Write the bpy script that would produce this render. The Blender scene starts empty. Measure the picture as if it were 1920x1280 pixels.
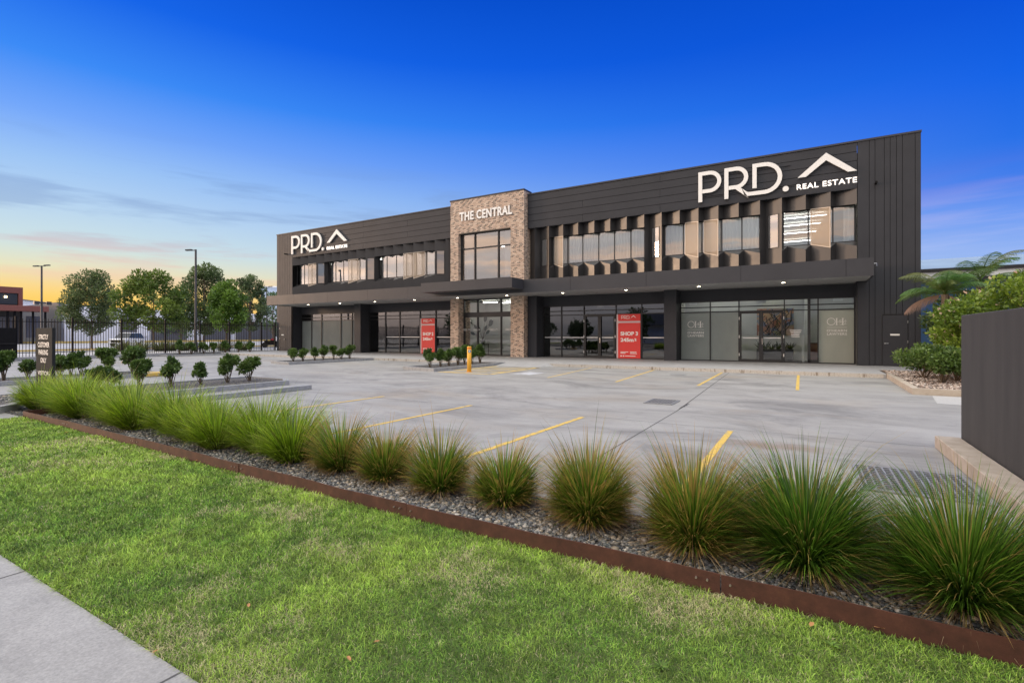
import bpy, math, random
import numpy as np
from mathutils import Vector, Matrix
R = math.radians
S = bpy.context.scene
COL = S.collection

# ------------------------------------------------------------------ camera
FPX, CX, HY, H = 942.0, 960.0, 628.0, 1.45
ANG = math.atan(555 / 942.0); SA, CA = math.sin(ANG), math.cos(ANG)
cd = bpy.data.cameras.new('camera'); cam = bpy.data.objects.new('camera', cd); COL.objects.link(cam)
cd.sensor_width = 36; cd.lens = 36 * FPX / 1920; cd.shift_y = -(640 - HY) / 1920
cd.clip_start = 0.05; cd.clip_end = 3000
cam.location = (0, 0, H); cam.rotation_euler = (R(90), 0, ANG)
S.camera = cam
S.render.resolution_x, S.render.resolution_y = 1024, 682
S.view_settings.view_transform = 'Standard'; S.view_settings.look = 'None'
S.view_settings.exposure = 0; S.view_settings.gamma = 1

def dr(x):
    u = (x - CX) / FPX; return (-SA + u * CA, CA + u * SA)
def G(x, y, z=0.0):                       # photo pixel -> ground point at height z
    t = FPX * (H - z) / (y - HY); d = dr(x); return (d[0] * t, d[1] * t)
def PY(x, Y):                             # photo column -> X on plane Y
    d = dr(x); return d[0] * Y / d[1]
def PX(x, X):                             # photo column -> Y on plane X
    d = dr(x); return d[1] * X / d[0]
def lin(r, g, b):
    f = lambda c: (c / 255 / 12.92) if c / 255 <= .04045 else ((c / 255 + .055) / 1.055) ** 2.4
    return (f(r), f(g), f(b), 1)

# ------------------------------------------------------------------ world
SUN_EL, SUN_AZ = R(6), (-0.935, -0.355)
W = bpy.data.worlds.new("World"); S.world = W; W.use_nodes = True
nt = W.node_tree; nt.nodes.clear(); L = nt.links
def N(t, **k):
    n = nt.nodes.new(t)
    for a, v in k.items(): setattr(n, a, v)
    return n
def M_(op, a, b=None, c=None, clamp=False):
    n = N('ShaderNodeMath', operation=op); n.use_clamp = clamp
    for i, v in enumerate((a, b, c)):
        if v is None: continue
        if isinstance(v, (int, float)): n.inputs[i].default_value = v
        else: L.new(v, n.inputs[i])
    return n.outputs[0]
def mixc(f, a, b, mode='MIX'):
    n = N('ShaderNodeMix', data_type='RGBA', blend_type=mode)
    for s, v in ((n.inputs[0], f), (n.inputs[6], a), (n.inputs[7], b)):
        if isinstance(v, (int, float)): s.default_value = v
        elif isinstance(v, tuple): s.default_value = v
        else: L.new(v, s)
    return n.outputs[2]
def ramp(fac, stops, interp='LINEAR'):
    n = N('ShaderNodeValToRGB'); cr = n.color_ramp; cr.interpolation = interp
    while len(cr.elements) < len(stops): cr.elements.new(0.5)
    for e, (p, c) in zip(cr.elements, stops): e.position = p; e.color = c
    L.new(fac, n.inputs[0]); return n.outputs[0]
def mrange(v, a, b, c=0.0, d=1.0, smooth=True):
    n = N('ShaderNodeMapRange'); n.interpolation_type = 'SMOOTHSTEP' if smooth else 'LINEAR'
    L.new(v, n.inputs[0])
    for i, q in enumerate((a, b, c, d)): n.inputs[i + 1].default_value = q
    return n.outputs[0]
tc = N('ShaderNodeTexCoord'); sep = N('ShaderNodeSeparateXYZ'); L.new(tc.outputs['Generated'], sep.inputs[0])
dx, dy, dz = sep.outputs
hn = M_('SQRT', M_('ADD', M_('MULTIPLY', dx, dx), M_('MULTIPLY', dy, dy)))
hx = M_('DIVIDE', dx, M_('MAXIMUM', hn, .001)); hyy = M_('DIVIDE', dy, M_('MAXIMUM', hn, .001))
west = mrange(M_('MULTIPLY', hx, -1), -.25, .95, smooth=False)
e = M_('MAXIMUM', dz, 0.0)
warm = ramp(e, [(0, lin(255, 190, 70)), (.045, lin(255, 205, 96)), (.07, lin(252, 218, 130)), (.10, lin(232, 228, 192)), (.135, lin(206, 226, 228)),
                (.19, lin(184, 213, 240)), (.25, lin(156, 196, 245)), (.31, lin(115, 167, 250)), (.38, lin(58, 138, 246)), (.47, lin(18, 100, 232)), (.56, lin(4, 80, 208))])
cool = ramp(e, [(0, lin(205, 215, 235)), (.06, lin(180, 200, 238)), (.11, lin(150, 182, 242)), (.17, lin(110, 155, 242)), (.22, lin(66, 125, 235)), (.27, lin(38, 112, 232)),
                (.35, lin(16, 98, 230)), (.44, lin(5, 82, 216)), (.56, lin(2, 72, 198))])
front = mixc(west, cool, warm)
# streaky clouds over the horizon
def cloudnoise(sx, sz, off, scale, det=5, rough=.55):
    m = N('ShaderNodeMapping'); m.inputs['Scale'].default_value = (sx, sx, sz); m.inputs['Location'].default_value = off
    L.new(tc.outputs['Generated'], m.inputs[0])
    n = N('ShaderNodeTexNoise'); n.inputs['Scale'].default_value = scale; n.inputs['Detail'].default_value = det
    n.inputs['Roughness'].default_value = rough; n.inputs['Distortion'].default_value = .3
    L.new(m.outputs[0], n.inputs[0]); return n.outputs[0]
c1 = cloudnoise(1.6, 15, (2.3, .7, .4), 1.9)
band1 = M_('MULTIPLY', mrange(e, .05, .11), mrange(e, .33, .22))
c1 = M_('ADD', M_('MULTIPLY', c1, .7), M_('MULTIPLY', cloudnoise(2.6, 34, (3.3, 1.7, 2.4), 2.1, 6, .6), .3))
m1 = M_('MULTIPLY', M_('MULTIPLY', mrange(c1, .49, .63), band1), mrange(west, .25, .6))
ccol = ramp(e, [(0, lin(250, 205, 170)), (.10, lin(245, 200, 180)), (.15, lin(196, 182, 196)), (.18, lin(148, 176, 214)), (.3, lin(110, 150, 215))])
front = mixc(M_('MULTIPLY', m1, .6), front, ccol)
c2 = cloudnoise(1.2, 16, (5.1, 3.7, 2.4), 2.2)
m2 = M_('MULTIPLY', M_('MULTIPLY', mrange(c2, .38, .60), M_('MULTIPLY', mrange(e, .06, .11), mrange(e, .27, .19))), mrange(west, .4, .12))
front = mixc(M_('MULTIPLY', m2, .75), front, ramp(e, [(0, lin(200, 200, 235)), (.13, lin(168, 190, 244)), (.19, lin(146, 164, 238)), (.225, lin(104, 128, 228)), (.26, lin(62, 100, 216))]))
# the sky behind the camera and overhead: evening cloud, brightened out of view to light the scene
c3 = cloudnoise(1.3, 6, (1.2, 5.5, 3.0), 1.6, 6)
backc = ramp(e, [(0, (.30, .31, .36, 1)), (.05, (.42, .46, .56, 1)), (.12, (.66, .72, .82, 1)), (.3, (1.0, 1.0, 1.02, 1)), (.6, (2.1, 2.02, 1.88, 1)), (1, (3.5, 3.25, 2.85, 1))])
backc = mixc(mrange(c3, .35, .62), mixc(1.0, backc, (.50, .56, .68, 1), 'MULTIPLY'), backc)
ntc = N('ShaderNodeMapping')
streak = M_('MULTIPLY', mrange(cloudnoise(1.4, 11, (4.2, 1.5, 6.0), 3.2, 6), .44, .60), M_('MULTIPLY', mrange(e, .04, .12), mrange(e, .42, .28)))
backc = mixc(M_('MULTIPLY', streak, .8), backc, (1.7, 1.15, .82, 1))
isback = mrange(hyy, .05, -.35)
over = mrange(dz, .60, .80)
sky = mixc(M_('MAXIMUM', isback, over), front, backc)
# sunset glow low in the west-southwest
def dotdir(v):
    n = N('ShaderNodeVectorMath', operation='DOT_PRODUCT'); L.new(tc.outputs['Generated'], n.inputs[0]); n.inputs[1].default_value = v; return n.outputs['Value']
gl = dotdir(Vector((-.86, -.52, .13)).normalized())
g1 = M_('EXPONENT', M_('MULTIPLY', M_('SUBTRACT', gl, 1.0), 9.0))
g1 = M_('MULTIPLY', M_('MULTIPLY', g1, mrange(dz, -.02, .05)), mrange(hyy, .12, -.28))
cl = mrange(cloudnoise(1.5, 9, (.2, 2.5, 8.0), 2.0, 6), .38, .62, .55, 1.1)
g1 = M_('MULTIPLY', g1, cl)
glow = mixc(1.0, (2.7, 1.95, 1.45, 1), (1, 1, 1, 1), 'MULTIPLY')
vm = N('ShaderNodeVectorMath', operation='SCALE'); L.new(glow, vm.inputs[0]); L.new(g1, vm.inputs['Scale'])
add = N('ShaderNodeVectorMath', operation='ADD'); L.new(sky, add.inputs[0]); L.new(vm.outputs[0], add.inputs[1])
# faint physically based sky for the same sun, added over the gradient
nis = N('ShaderNodeTexSky'); nis.sky_type = 'NISHITA'; nis.sun_disc = False; nis.sun_elevation = SUN_EL
nis.sun_rotation = math.atan2(SUN_AZ[0], SUN_AZ[1])
nsc = N('ShaderNodeVectorMath', operation='SCALE'); L.new(nis.outputs[0], nsc.inputs[0]); nsc.inputs['Scale'].default_value = .002
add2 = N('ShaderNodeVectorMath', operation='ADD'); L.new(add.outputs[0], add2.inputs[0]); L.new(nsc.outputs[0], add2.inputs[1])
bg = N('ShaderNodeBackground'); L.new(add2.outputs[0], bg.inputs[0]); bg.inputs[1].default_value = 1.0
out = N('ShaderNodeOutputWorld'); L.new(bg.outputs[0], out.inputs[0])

sd = bpy.data.lights.new('sun', 'SUN'); sd.energy = 1.25; sd.angle = R(9); sd.color = (1.0, .66, .42)
sun = bpy.data.objects.new('sun', sd); COL.objects.link(sun)
sv = Vector((SUN_AZ[0] * math.cos(SUN_EL), SUN_AZ[1] * math.cos(SUN_EL), math.sin(SUN_EL)))
sun.rotation_euler = sv.to_track_quat('Z', 'Y').to_euler()

# ------------------------------------------------------------------ materials
MAT = {}
class NT:
    def __init__(s, name):
        s.m = bpy.data.materials.new(name); s.m.use_nodes = True; s.t = s.m.node_tree
        s.b = s.t.nodes['Principled BSDF']; s.o = s.t.nodes['Material Output']; MAT[name] = s.m
    def n(s, t, **k):
        q = s.t.nodes.new(t)
        for a, v in k.items(): setattr(q, a, v)
        return q
    def l(s, a, b): s.t.links.new(a, b)
    def coord(s, kind='Object', scale=(1, 1, 1)):
        c = s.n('ShaderNodeTexCoord'); m = s.n('ShaderNodeMapping'); m.inputs['Scale'].default_value = scale
        s.l(c.outputs[kind], m.inputs[0]); return m.outputs[0]
    def noise(s, vec, scale, det=4, rough=.6, dist=0):
        q = s.n('ShaderNodeTexNoise'); q.inputs['Scale'].default_value = scale; q.inputs['Detail'].default_value = det
        q.inputs['Roughness'].default_value = rough; q.inputs['Distortion'].default_value = dist
        s.l(vec, q.inputs[0]); return q.outputs[0]
    def ramp(s, f, stops):
        q = s.n('ShaderNodeValToRGB'); cr = q.color_ramp
        while len(cr.elements) < len(stops): cr.elements.new(.5)
        for el, (p, c) in zip(cr.elements, stops): el.position = p; el.color = tuple(c[:3]) + (1,)
        s.l(f, q.inputs[0]); return q.outputs[0]
    def mix(s, f, a, b, mode='MIX'):
        q = s.n('ShaderNodeMix', data_type='RGBA', blend_type=mode)
        for k, v in ((q.inputs[0], f), (q.inputs[6], a), (q.inputs[7], b)):
            if isinstance(v, (int, float)): k.default_value = v
            elif isinstance(v, (tuple, list)): k.default_value = tuple(v[:3]) + (1,)
            else: s.l(v, k)
        return q.outputs[2]
    def bump(s, h, st=.3, dist=.01):
        q = s.n('ShaderNodeBump'); q.inputs['Strength'].default_value = st; q.inputs['Distance'].default_value = dist
        s.l(h, q.inputs['Height']); s.l(q.outputs[0], s.b.inputs['Normal']); return q
    def col(s, c):
        if isinstance(c, (tuple, list)): s.b.inputs['Base Color'].default_value = tuple(c[:3]) + (1,)
        else: s.l(c, s.b.inputs['Base Color'])
def simple(name, c, rough=.6, metal=0, var=.12, scale=6, bump=0, spec=.5):
    q = NT(name); q.b.inputs['Roughness'].default_value = rough; q.b.inputs['Metallic'].default_value = metal
    q.b.inputs['Specular IOR Level'].default_value = spec
    v = q.coord(); nz = q.noise(v, scale, 5)
    q.col(q.ramp(nz, [(.3, [k * (1 - var) for k in c]), (.7, [k * (1 + var) for k in c])]))
    if bump: q.bump(q.noise(v, scale * 12, 3), bump, .004)
    return q.m
def emit(name, c, st):
    q = NT(name); q.b.inputs['Emission Color'].default_value = tuple(c) + (1,); q.b.inputs['Emission Strength'].default_value = st
    q.b.inputs['Base Color'].default_value = tuple(c) + (1,); return q.m

def panel_mat(name, c, rough=.32, spec=.6):
    q = NT(name); v = q.coord()
    nz = q.noise(v, .9, 5); q.col(q.ramp(nz, [(.3, [k * .9 for k in c]), (.7, [k * 1.1 for k in c])]))
    r = q.n('ShaderNodeMapRange'); q.l(q.noise(v, 2.5, 4), r.inputs[0]); r.inputs[3].default_value = rough - .05; r.inputs[4].default_value = rough + .08
    q.l(r.outputs[0], q.b.inputs['Roughness']); q.b.inputs['Specular IOR Level'].default_value = spec
    q.bump(q.noise(v, 1.3, 2), .12, .01)
    return q.m
panel_mat('charcoal_cladding', (.040, .042, .049), .5, .24)
panel_mat('pleat_metal', (.034, .033, .034), .34, .6)
panel_mat('fascia_metal', (.043, .044, .051), .46, .36)
simple('sign_paint', (.030, .032, .032), .8, spec=.1)
simple('dark_backing', (.012, .012, .013), .8)
simple('soffit_board', (.34, .34, .34), .7)
simple('frame_metal', (.022, .022, .024), .4)
simple('white_letter', (.86, .86, .84), .45, var=.03)
emit('lit_letter', (1, .93, .86), 1.1)
emit('lamp_glow', (1, .85, .62), 22)
emit('tube_glow', (1, .95, .86), 10)
emit('warm_bulb', (1, .75, .4), 9)
simple('white_wall', (.60, .60, .60), .8, var=.06, scale=1)
simple('pale_interior', (.62, .63, .60), .8, var=.04, scale=1)
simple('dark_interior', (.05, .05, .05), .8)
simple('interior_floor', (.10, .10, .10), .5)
simple('beam_brown', (.20, .07, .05), .55)
simple('window_strip', (.75, .76, .76), .5)
simple('red_panel', (.72, .045, .04), .5, var=.03)
simple('pink_grey_strip', (.62, .50, .52), .5, var=.03)
simple('bollard_yellow', (.80, .42, .045), .5, var=.08)
simple('bollard_orange', (.70, .10, .02), .5)
simple('sticker_grey', (.20, .26, .32), .5)
simple('metal_light', (.55, .55, .55), .35, .8)
simple('black_paint', (.008, .008, .009), .7, spec=.15)
simple('galvanised', (.34, .35, .37), .5, .6, scale=30)
simple('lamp_post_paint', (.06, .062, .068), .5)
simple('dark_tyre', (.015, .015, .015), .8)
simple('car_white', (.78, .78, .79), .25, var=.02)
simple('car_glass', (.02, .022, .025), .1)
simple('warehouse_white', (.74, .76, .80), .7, var=.05, scale=.3)
simple('warehouse_grey', (.13, .135, .15), .7)
simple('pale_blue_wall', (.42, .52, .68), .6)
simple('blue_wall', (.03, .09, .21), .6, scale=.4)
simple('pale_roof', (.26, .36, .44), .45, scale=.4)
simple('timber_kerb_yellow', (.55, .40, .12), .8)
simple('palm_trunk', (.14, .11, .08), .9, scale=20, bump=.6)
simple('flower_pink', (.75, .42, .33), .7)
simple('bark', (.16, .12, .09), .9, scale=12, bump=.5)
simple('stem_brown', (.11, .08, .05), .9, scale=20)
simple('dry_leaf', (.42, .22, .09), .8)
simple('person_red', (.35, .03, .04), .8)
simple('planter_black', (.035, .035, .04), .5)
simple('picture_frame', (.02, .02, .02), .5)
simple('screw_head', (.45, .40, .38), .4, .8)
simple('white_board', (.80, .82, .80), .5, var=.02)
simple('skin', (.45, .28, .2), .6); simple('trousers', (.03, .03, .04), .8); simple('hair_dark', (.03, .02, .015), .8)

def wavy_wall(name, c, freq, c2=None):
    q = NT(name); w = q.n('ShaderNodeTexWave'); w.inputs['Scale'].default_value = freq; w.bands_direction = 'Y'
    q.l(q.coord(), w.inputs[0]); q.col(q.ramp(w.outputs[1], [(0, [k * .75 for k in c]), (.5, c)])); q.b.inputs['Roughness'].default_value = .6
    return q.m
wavy_wall('ribbed_grey', (.10, .105, .12), 1.2); wavy_wall('ribbed_white', (.78, .80, .84), .8)

# render over the dark plinth wall
q = NT('dark_render'); v = q.coord()
nz = q.noise(q.coord(scale=(1, 1, .14)), 3.5, 7, .7); q.col(q.ramp(nz, [(.3, (.030, .030, .031)), (.7, (.050, .050, .050))]))
q.b.inputs['Roughness'].default_value = .75; q.bump(q.noise(v, 60, 5), .35, .004)

# concrete: trowelled and stained, streaks along the building
def concrete(name, lo, hi, stain=.5, brown=.3, sc=1.0, streak=True, fine=.25):
    q = NT(name)
    v = q.coord(scale=(.5, .95, 1) if streak else (1, 1, 1)); v2 = q.coord()
    a = q.noise(v, 1.1 * sc, 8, .62, .6); base = q.ramp(a, [(.32, lo), (.62, hi)])
    b = q.noise(v, .45 * sc, 7, .7, 1.2); st = q.ramp(b, [(.34, (.50, .50, .52)), (.50, (1, 1, 1))])
    c = q.mix(stain * .6, base, q.mix(1.0, base, st, 'MULTIPLY'))
    d = q.noise(q.coord(scale=(.5, .9, 1)), .35 * sc, 5, .6, .5); br = q.ramp(d, [(.53, (0, 0, 0)), (.70, (1, 1, 1))])
    sc_ = q.n('ShaderNodeMath', operation='MULTIPLY'); q.l(br, sc_.inputs[0]); sc_.inputs[1].default_value = brown
    c = q.mix(sc_.outputs[0], c, (.30, .25, .19))
    t = q.noise(q.coord(scale=(.3, 1.6, 1)), 1.9 * sc, 7, .72, 2.5); sp = q.ramp(t, [(.55, (1, 1, 1)), (.75, (.68, .68, .70))])
    c = q.mix(.7 * stain, c, q.mix(1.0, c, sp, 'MULTIPLY'))
    f = q.noise(v2, 70, 4, .7)
    if name == 'lot_concrete':
        k = q.noise(q.coord(scale=(.8, 1.1, 1)), 1.6, 9, .75, 1.0); c = q.mix(.55, c, q.mix(1.0, c, q.ramp(k, [(.33, (.66, .66, .67)), (.47, (1, 1, 1)), (.6, (1, 1, 1)), (.72, (1.18, 1.18, 1.17))]), 'MULTIPLY'))
        dn = q.n('ShaderNodeVectorMath', operation='DISTANCE'); q.l(q.coord(scale=(.55, 1.3, 1)), dn.inputs[0]); dn.inputs[1].default_value = (-.22, 9.6, 0)
        ds = q.n('ShaderNodeMath', operation='ADD'); q.l(dn.outputs['Value'], ds.inputs[0]); q.l(q.noise(v2, 2.2, 6, .7), ds.inputs[1]); c = q.mix(q.ramp(ds.outputs[0], [(.55, (.75, .75, .75)), (.95, (0, 0, 0))]), c, (.21, .145, .10))
        sp2 = q.noise(v2, 7, 5, .8); c = q.mix(1.0, c, q.ramp(sp2, [(.30, (.72, .72, .72)), (.38, (1, 1, 1))]), 'MULTIPLY')
    c = q.mix(fine, c, q.ramp(f, [(.3, (.12, .12, .12)), (.7, (.62, .62, .62))]), 'OVERLAY')
    q.col(c); q.b.inputs['Roughness'].default_value = .62
    q.bump(q.noise(v2, 90, 6, .7), .25, .004)
    return q.m
concrete('lot_concrete', (.262, .260, .252), (.345, .344, .336), 1.25, .55, 1.15)
concrete('path_concrete', (.28, .28, .275), (.345, .345, .34), .6, .05, 3.0, False, .4)
concrete('slab_concrete', (.33, .33, .33), (.40, .40, .40), .3, .05, 2, False)
concrete('yard_concrete', (.34, .34, .36), (.44, .44, .45), .5, .2, .5)
concrete('kerb_concrete', (.25, .26, .275), (.35, .36, .37), .6, .1, 6, False)
concrete('pale_patch_concrete', (.42, .42, .41), (.47, .47, .46), .1, 0, 6, False)
q = NT('tan_kerb'); v = q.coord()
a = q.noise(v, 5, 6); q.col(q.ramp(a, [(.3, (.33, .28, .22)), (.7, (.47, .41, .34))])); q.b.inputs['Roughness'].default_value = .8; q.bump(q.noise(v, 70, 4), .3, .004)
q = NT('striped_kerb'); v = q.coord(scale=(1, .02, .12))
a = q.noise(v, 4.2, 8, .85); b = q.noise(q.coord(scale=(1, .1, .5)), .8, 2)
c = q.ramp(a, [(.40, (.17, .13, .09)), (.45, (.36, .32, .27)), (.49, (.58, .55, .50)), (.53, (.34, .31, .27)), (.57, (.60, .57, .53)), (.62, (.30, .25, .20))])
q.col(q.mix(.15, c, (.42, .39, .35))); q.b.inputs['Roughness'].default_value = .8
simple('joint_dark', (.07, .07, .072), .9)
simple('asphalt', (.055, .055, .058), .9, scale=2)
q = NT('yellow_paint'); v = q.coord(); a = q.noise(v, 9, 8, .75)
q.col(q.ramp(a, [(.38, (.30, .28, .22)), (.47, (.62, .42, .08)), (.7, (.70, .49, .09))])); q.b.inputs['Roughness'].default_value = .6
q = NT('worn_yellow_paint'); v = q.coord(scale=(.5, 1, 1)); a = q.noise(v, 4, 8, .75)
q.col(q.ramp(a, [(.34, (.27, .26, .24)), (.52, (.60, .43, .13))])); q.b.inputs['Roughness'].default_value = .6
q = NT('worn_white_paint'); v = q.coord(scale=(.5, 1, 1)); a = q.noise(v, 3, 8, .75)
q.col(q.ramp(a, [(.40, (.30, .30, .31)), (.6, (.52, .54, .58))])); q.b.inputs['Roughness'].default_value = .6

# soil / ground
q = NT('lawn_soil'); v = q.coord(); a = q.noise(v, 3, 6); q.col(q.ramp(a, [(.3, (.05, .075, .018)), (.6, (.085, .11, .035)), (.8, (.16, .14, .07))])); q.b.inputs['Roughness'].default_value = 1
q = NT('far_ground'); v = q.coord(); a = q.noise(v, .2, 6); q.col(q.ramp(a, [(.3, (.10, .10, .10)), (.7, (.17, .17, .17))])); q.b.inputs['Roughness'].default_value = 1
q = NT('verge_grass'); v = q.coord(); a = q.noise(v, 4, 6); q.col(q.ramp(a, [(.3, (.06, .10, .02)), (.6, (.17, .18, .06)), (.8, (.30, .26, .13))])); q.b.inputs['Roughness'].default_value = 1
def pebble_ground(name, c):
    q = NT(name); vo = q.n('ShaderNodeTexVoronoi'); vo.inputs['Scale'].default_value = 42; q.l(q.coord(), vo.inputs[0])
    rr = q.n('ShaderNodeSeparateColor'); q.l(vo.outputs['Color'], rr.inputs[0])
    a = q.ramp(rr.outputs[0], c); dk = q.ramp(vo.outputs['Distance'], [(.25, (1, 1, 1)), (.6, (.25, .25, .25))])
    q.col(q.mix(1.0, a, dk, 'MULTIPLY')); q.b.inputs['Roughness'].default_value = .8
    inv = q.n('ShaderNodeMath', operation='SUBTRACT'); inv.inputs[0].default_value = 1; q.l(vo.outputs['Distance'], inv.inputs[1]); q.bump(inv.outputs[0], .8, .02)
    return q.m
pebble_ground('pebble_bed_ground', [(.0, (.05, .05, .055)), (.5, (.14, .14, .15)), (.8, (.26, .24, .22)), (1, (.40, .36, .3))])
pebble_ground('bark_gravel_ground', [(.0, (.10, .07, .05)), (.5, (.25, .18, .13)), (.8, (.40, .31, .25)), (1, (.60, .52, .45))])
q = NT('pebble_stone'); at = q.n('ShaderNodeAttribute'); at.attribute_name = 'Col'; q.col(at.outputs[0]); q.b.inputs['Roughness'].default_value = .55

# corten steel
q = NT('rusted_steel'); v = q.coord(); a = q.noise(v, 9, 8, .7); q.col(q.ramp(a, [(.3, (.045, .016, .010)), (.55, (.080, .028, .018)), (.75, (.12, .046, .028))]))
b = q.noise(q.coord(scale=(1, 1, .2)), 3, 6); q.b.inputs['Roughness'].default_value = .7; q.bump(q.noise(v, 120, 4), .4, .003)

# brick
q = NT('mixed_brick'); c = q.n('ShaderNodeTexCoord'); sp = q.n('ShaderNodeSeparateXYZ'); q.l(c.outputs['Object'], sp.inputs[0])
ad = q.n('ShaderNodeMath', operation='ADD'); q.l(sp.outputs[0], ad.inputs[0]); q.l(sp.outputs[1], ad.inputs[1])
cb = q.n('ShaderNodeCombineXYZ'); q.l(ad.outputs[0], cb.inputs[0]); q.l(sp.outputs[2], cb.inputs[1])
bt = q.n('ShaderNodeTexBrick'); q.l(cb.outputs[0], bt.inputs[0]); bt.inputs['Scale'].default_value = 1
bt.inputs['Brick Width'].default_value = .20; bt.inputs['Row Height'].default_value = .076; bt.inputs['Mortar Size'].default_value = .011
bt.inputs['Color1'].default_value = (0, 0, 0, 1); bt.inputs['Color2'].default_value = (1, 1, 1, 1); bt.inputs['Mortar'].default_value = (.5, .5, .5, 1)
def qm(op, a, b=None):
    n = q.n('ShaderNodeMath', operation=op)
    for i, v in enumerate((a, b)):
        if v is None: continue
        if isinstance(v, (int, float)): n.inputs[i].default_value = v
        else: q.l(v, n.inputs[i])
    return n.outputs[0]
row = qm('FLOOR', qm('DIVIDE', sp.outputs[2], .076)); colm = qm('FLOOR', qm('ADD', qm('DIVIDE', ad.outputs[0], .20), qm('MULTIPLY', qm('FLOORED_MODULO', row, 2), .5)))
wr = q.n('ShaderNodeTexWhiteNoise', noise_dimensions='1D'); q.l(row, wr.inputs['W']); par = qm('FLOORED_MODULO', qm('ADD', colm, qm('FLOOR', qm('MULTIPLY', wr.outputs['Value'], 2))), 2); wn = q.n('ShaderNodeTexWhiteNoise', noise_dimensions='2D'); cw = q.n('ShaderNodeCombineXYZ'); q.l(colm, cw.inputs[0]); q.l(row, cw.inputs[1]); q.l(cw.outputs[0], wn.inputs['Vector'])
bval = qm('ADD', qm('MULTIPLY', par, .36), qm('MULTIPLY', wn.outputs['Value'], .64))
bc = q.ramp(bval, [(0, (.05, .035, .032)), (.28, (.13, .085, .07)), (.36, (.34, .21, .15)), (.55, (.48, .33, .24)), (.7, (.62, .47, .36)), (.85, (.46, .31, .22)), (1, (.68, .55, .44))])
q.col(q.mix(bt.outputs[1], bc, (.58, .50, .42))); q.b.inputs['Roughness'].default_value = .85
inv = q.n('ShaderNodeMath', operation='SUBTRACT'); inv.inputs[0].default_value = 1; q.l(bt.outputs[1], inv.inputs[1]); q.bump(inv.outputs[0], .6, .01)

# leaves and blades: vertex colour = the leaf's own colour
def leafmat(name, rough=.45, trans=.25):
    q = NT(name); at = q.n('ShaderNodeAttribute'); at.attribute_name = 'Col'; q.col(at.outputs[0])
    q.b.inputs['Roughness'].default_value = rough; q.b.inputs['Specular IOR Level'].default_value = .5
    tr = q.n('ShaderNodeBsdfTranslucent'); q.l(at.outputs[0], tr.inputs[0]); mx = q.n('ShaderNodeMixShader'); mx.inputs[0].default_value = trans
    q.l(q.b.outputs[0], mx.inputs[1]); q.l(tr.outputs[0], mx.inputs[2]); q.l(mx.outputs[0], q.o.inputs[0]); return q.m
leafmat('leaf', .42, .35); leafmat('blade', .45, .35); leafmat('lawn_blade', .7, .3)

# glass
def glass(name, tint, ior=1.5, boost=1.6, base=.04, rough=.0, gcol=(1, 1, 1)):
    q = NT(name); q.t.nodes.remove(q.b)
    fr = q.n('ShaderNodeFresnel'); fr.inputs[0].default_value = ior
    m = q.n('ShaderNodeMath', operation='MULTIPLY_ADD'); q.l(fr.outputs[0], m.inputs[0]); m.inputs[1].default_value = boost; m.inputs[2].default_value = base; m.use_clamp = True
    t = q.n('ShaderNodeBsdfTransparent'); t.inputs[0].default_value = tuple(tint) + (1,)
    g = q.n('ShaderNodeBsdfGlossy'); g.inputs['Roughness'].default_value = rough; g.inputs[0].default_value = gcol + (1,)
    nz = q.n('ShaderNodeTexNoise'); nz.inputs['Scale'].default_value = .7; q.l(q.coord(), nz.inputs[0])
    bp = q.n('ShaderNodeBump'); bp.inputs['Strength'].default_value = .06; bp.inputs['Distance'].default_value = .05; q.l(nz.outputs[0], bp.inputs['Height']); q.l(bp.outputs[0], g.inputs['Normal'])
    mx = q.n('ShaderNodeMixShader'); q.l(m.outputs[0], mx.inputs[0]); q.l(t.outputs[0], mx.inputs[1]); q.l(g.outputs[0], mx.inputs[2]); q.l(mx.outputs[0], q.o.inputs[0]); return q.m
glass('upper_glass', (.74, .77, .80), 1.5, 2.4, .14)
glass('shop_glass', (.42, .47, .48), 1.5, 2.4, .05)
glass('clear_glass', (.82, .86, .86), 1.5, 1.8, .03)
def frosted(name, c, lit=0.0):
    q = NT(name); v = q.coord(scale=(1, 1, .5)); nz = q.noise(v, 1.2, 3)
    q.col(q.ramp(nz, [(.3, [k * .88 for k in c]), (.7, [k * 1.1 for k in c])])); q.b.inputs['Roughness'].default_value = .16
    tr = q.n('ShaderNodeBsdfTranslucent'); tr.inputs[0].default_value = tuple(c) + (1,); mx = q.n('ShaderNodeMixShader'); mx.inputs[0].default_value = .4
    q.l(q.b.outputs[0], mx.inputs[1]); q.l(tr.outputs[0], mx.inputs[2]); q.l(mx.outputs[0], q.o.inputs[0]); return q.m
frosted('frosted_film', (.33, .37, .36)); frosted('frosted_film_painted_glow', (.44, .47, .42))  # second film: light from inside is put into its paler, warmer colour
# perforated sunscreen
q = NT('perforated_screen'); q.b.inputs['Base Color'].default_value = (.66, .50, .35, 1); q.b.inputs['Roughness'].default_value = .5
t = q.n('ShaderNodeBsdfTransparent'); mx = q.n('ShaderNodeMixShader'); mx.inputs[0].default_value = .52
q.l(q.b.outputs[0], mx.inputs[1]); q.l(t.outputs[0], mx.inputs[2]); q.l(mx.outputs[0], q.o.inputs[0])
simple('screen_edge', (.62, .52, .42), .4, var=.03)
q = NT('curtain'); q.col((.80, .80, .78)); q.b.inputs['Roughness'].default_value = .9; tr = q.n('ShaderNodeBsdfTranslucent'); tr.inputs[0].default_value = (.8, .8, .78, 1); mx = q.n('ShaderNodeMixShader'); mx.inputs[0].default_value = .45
q.l(q.b.outputs[0], mx.inputs[1]); q.l(tr.outputs[0], mx.inputs[2]); q.l(mx.outputs[0], q.o.inputs[0])
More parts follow.
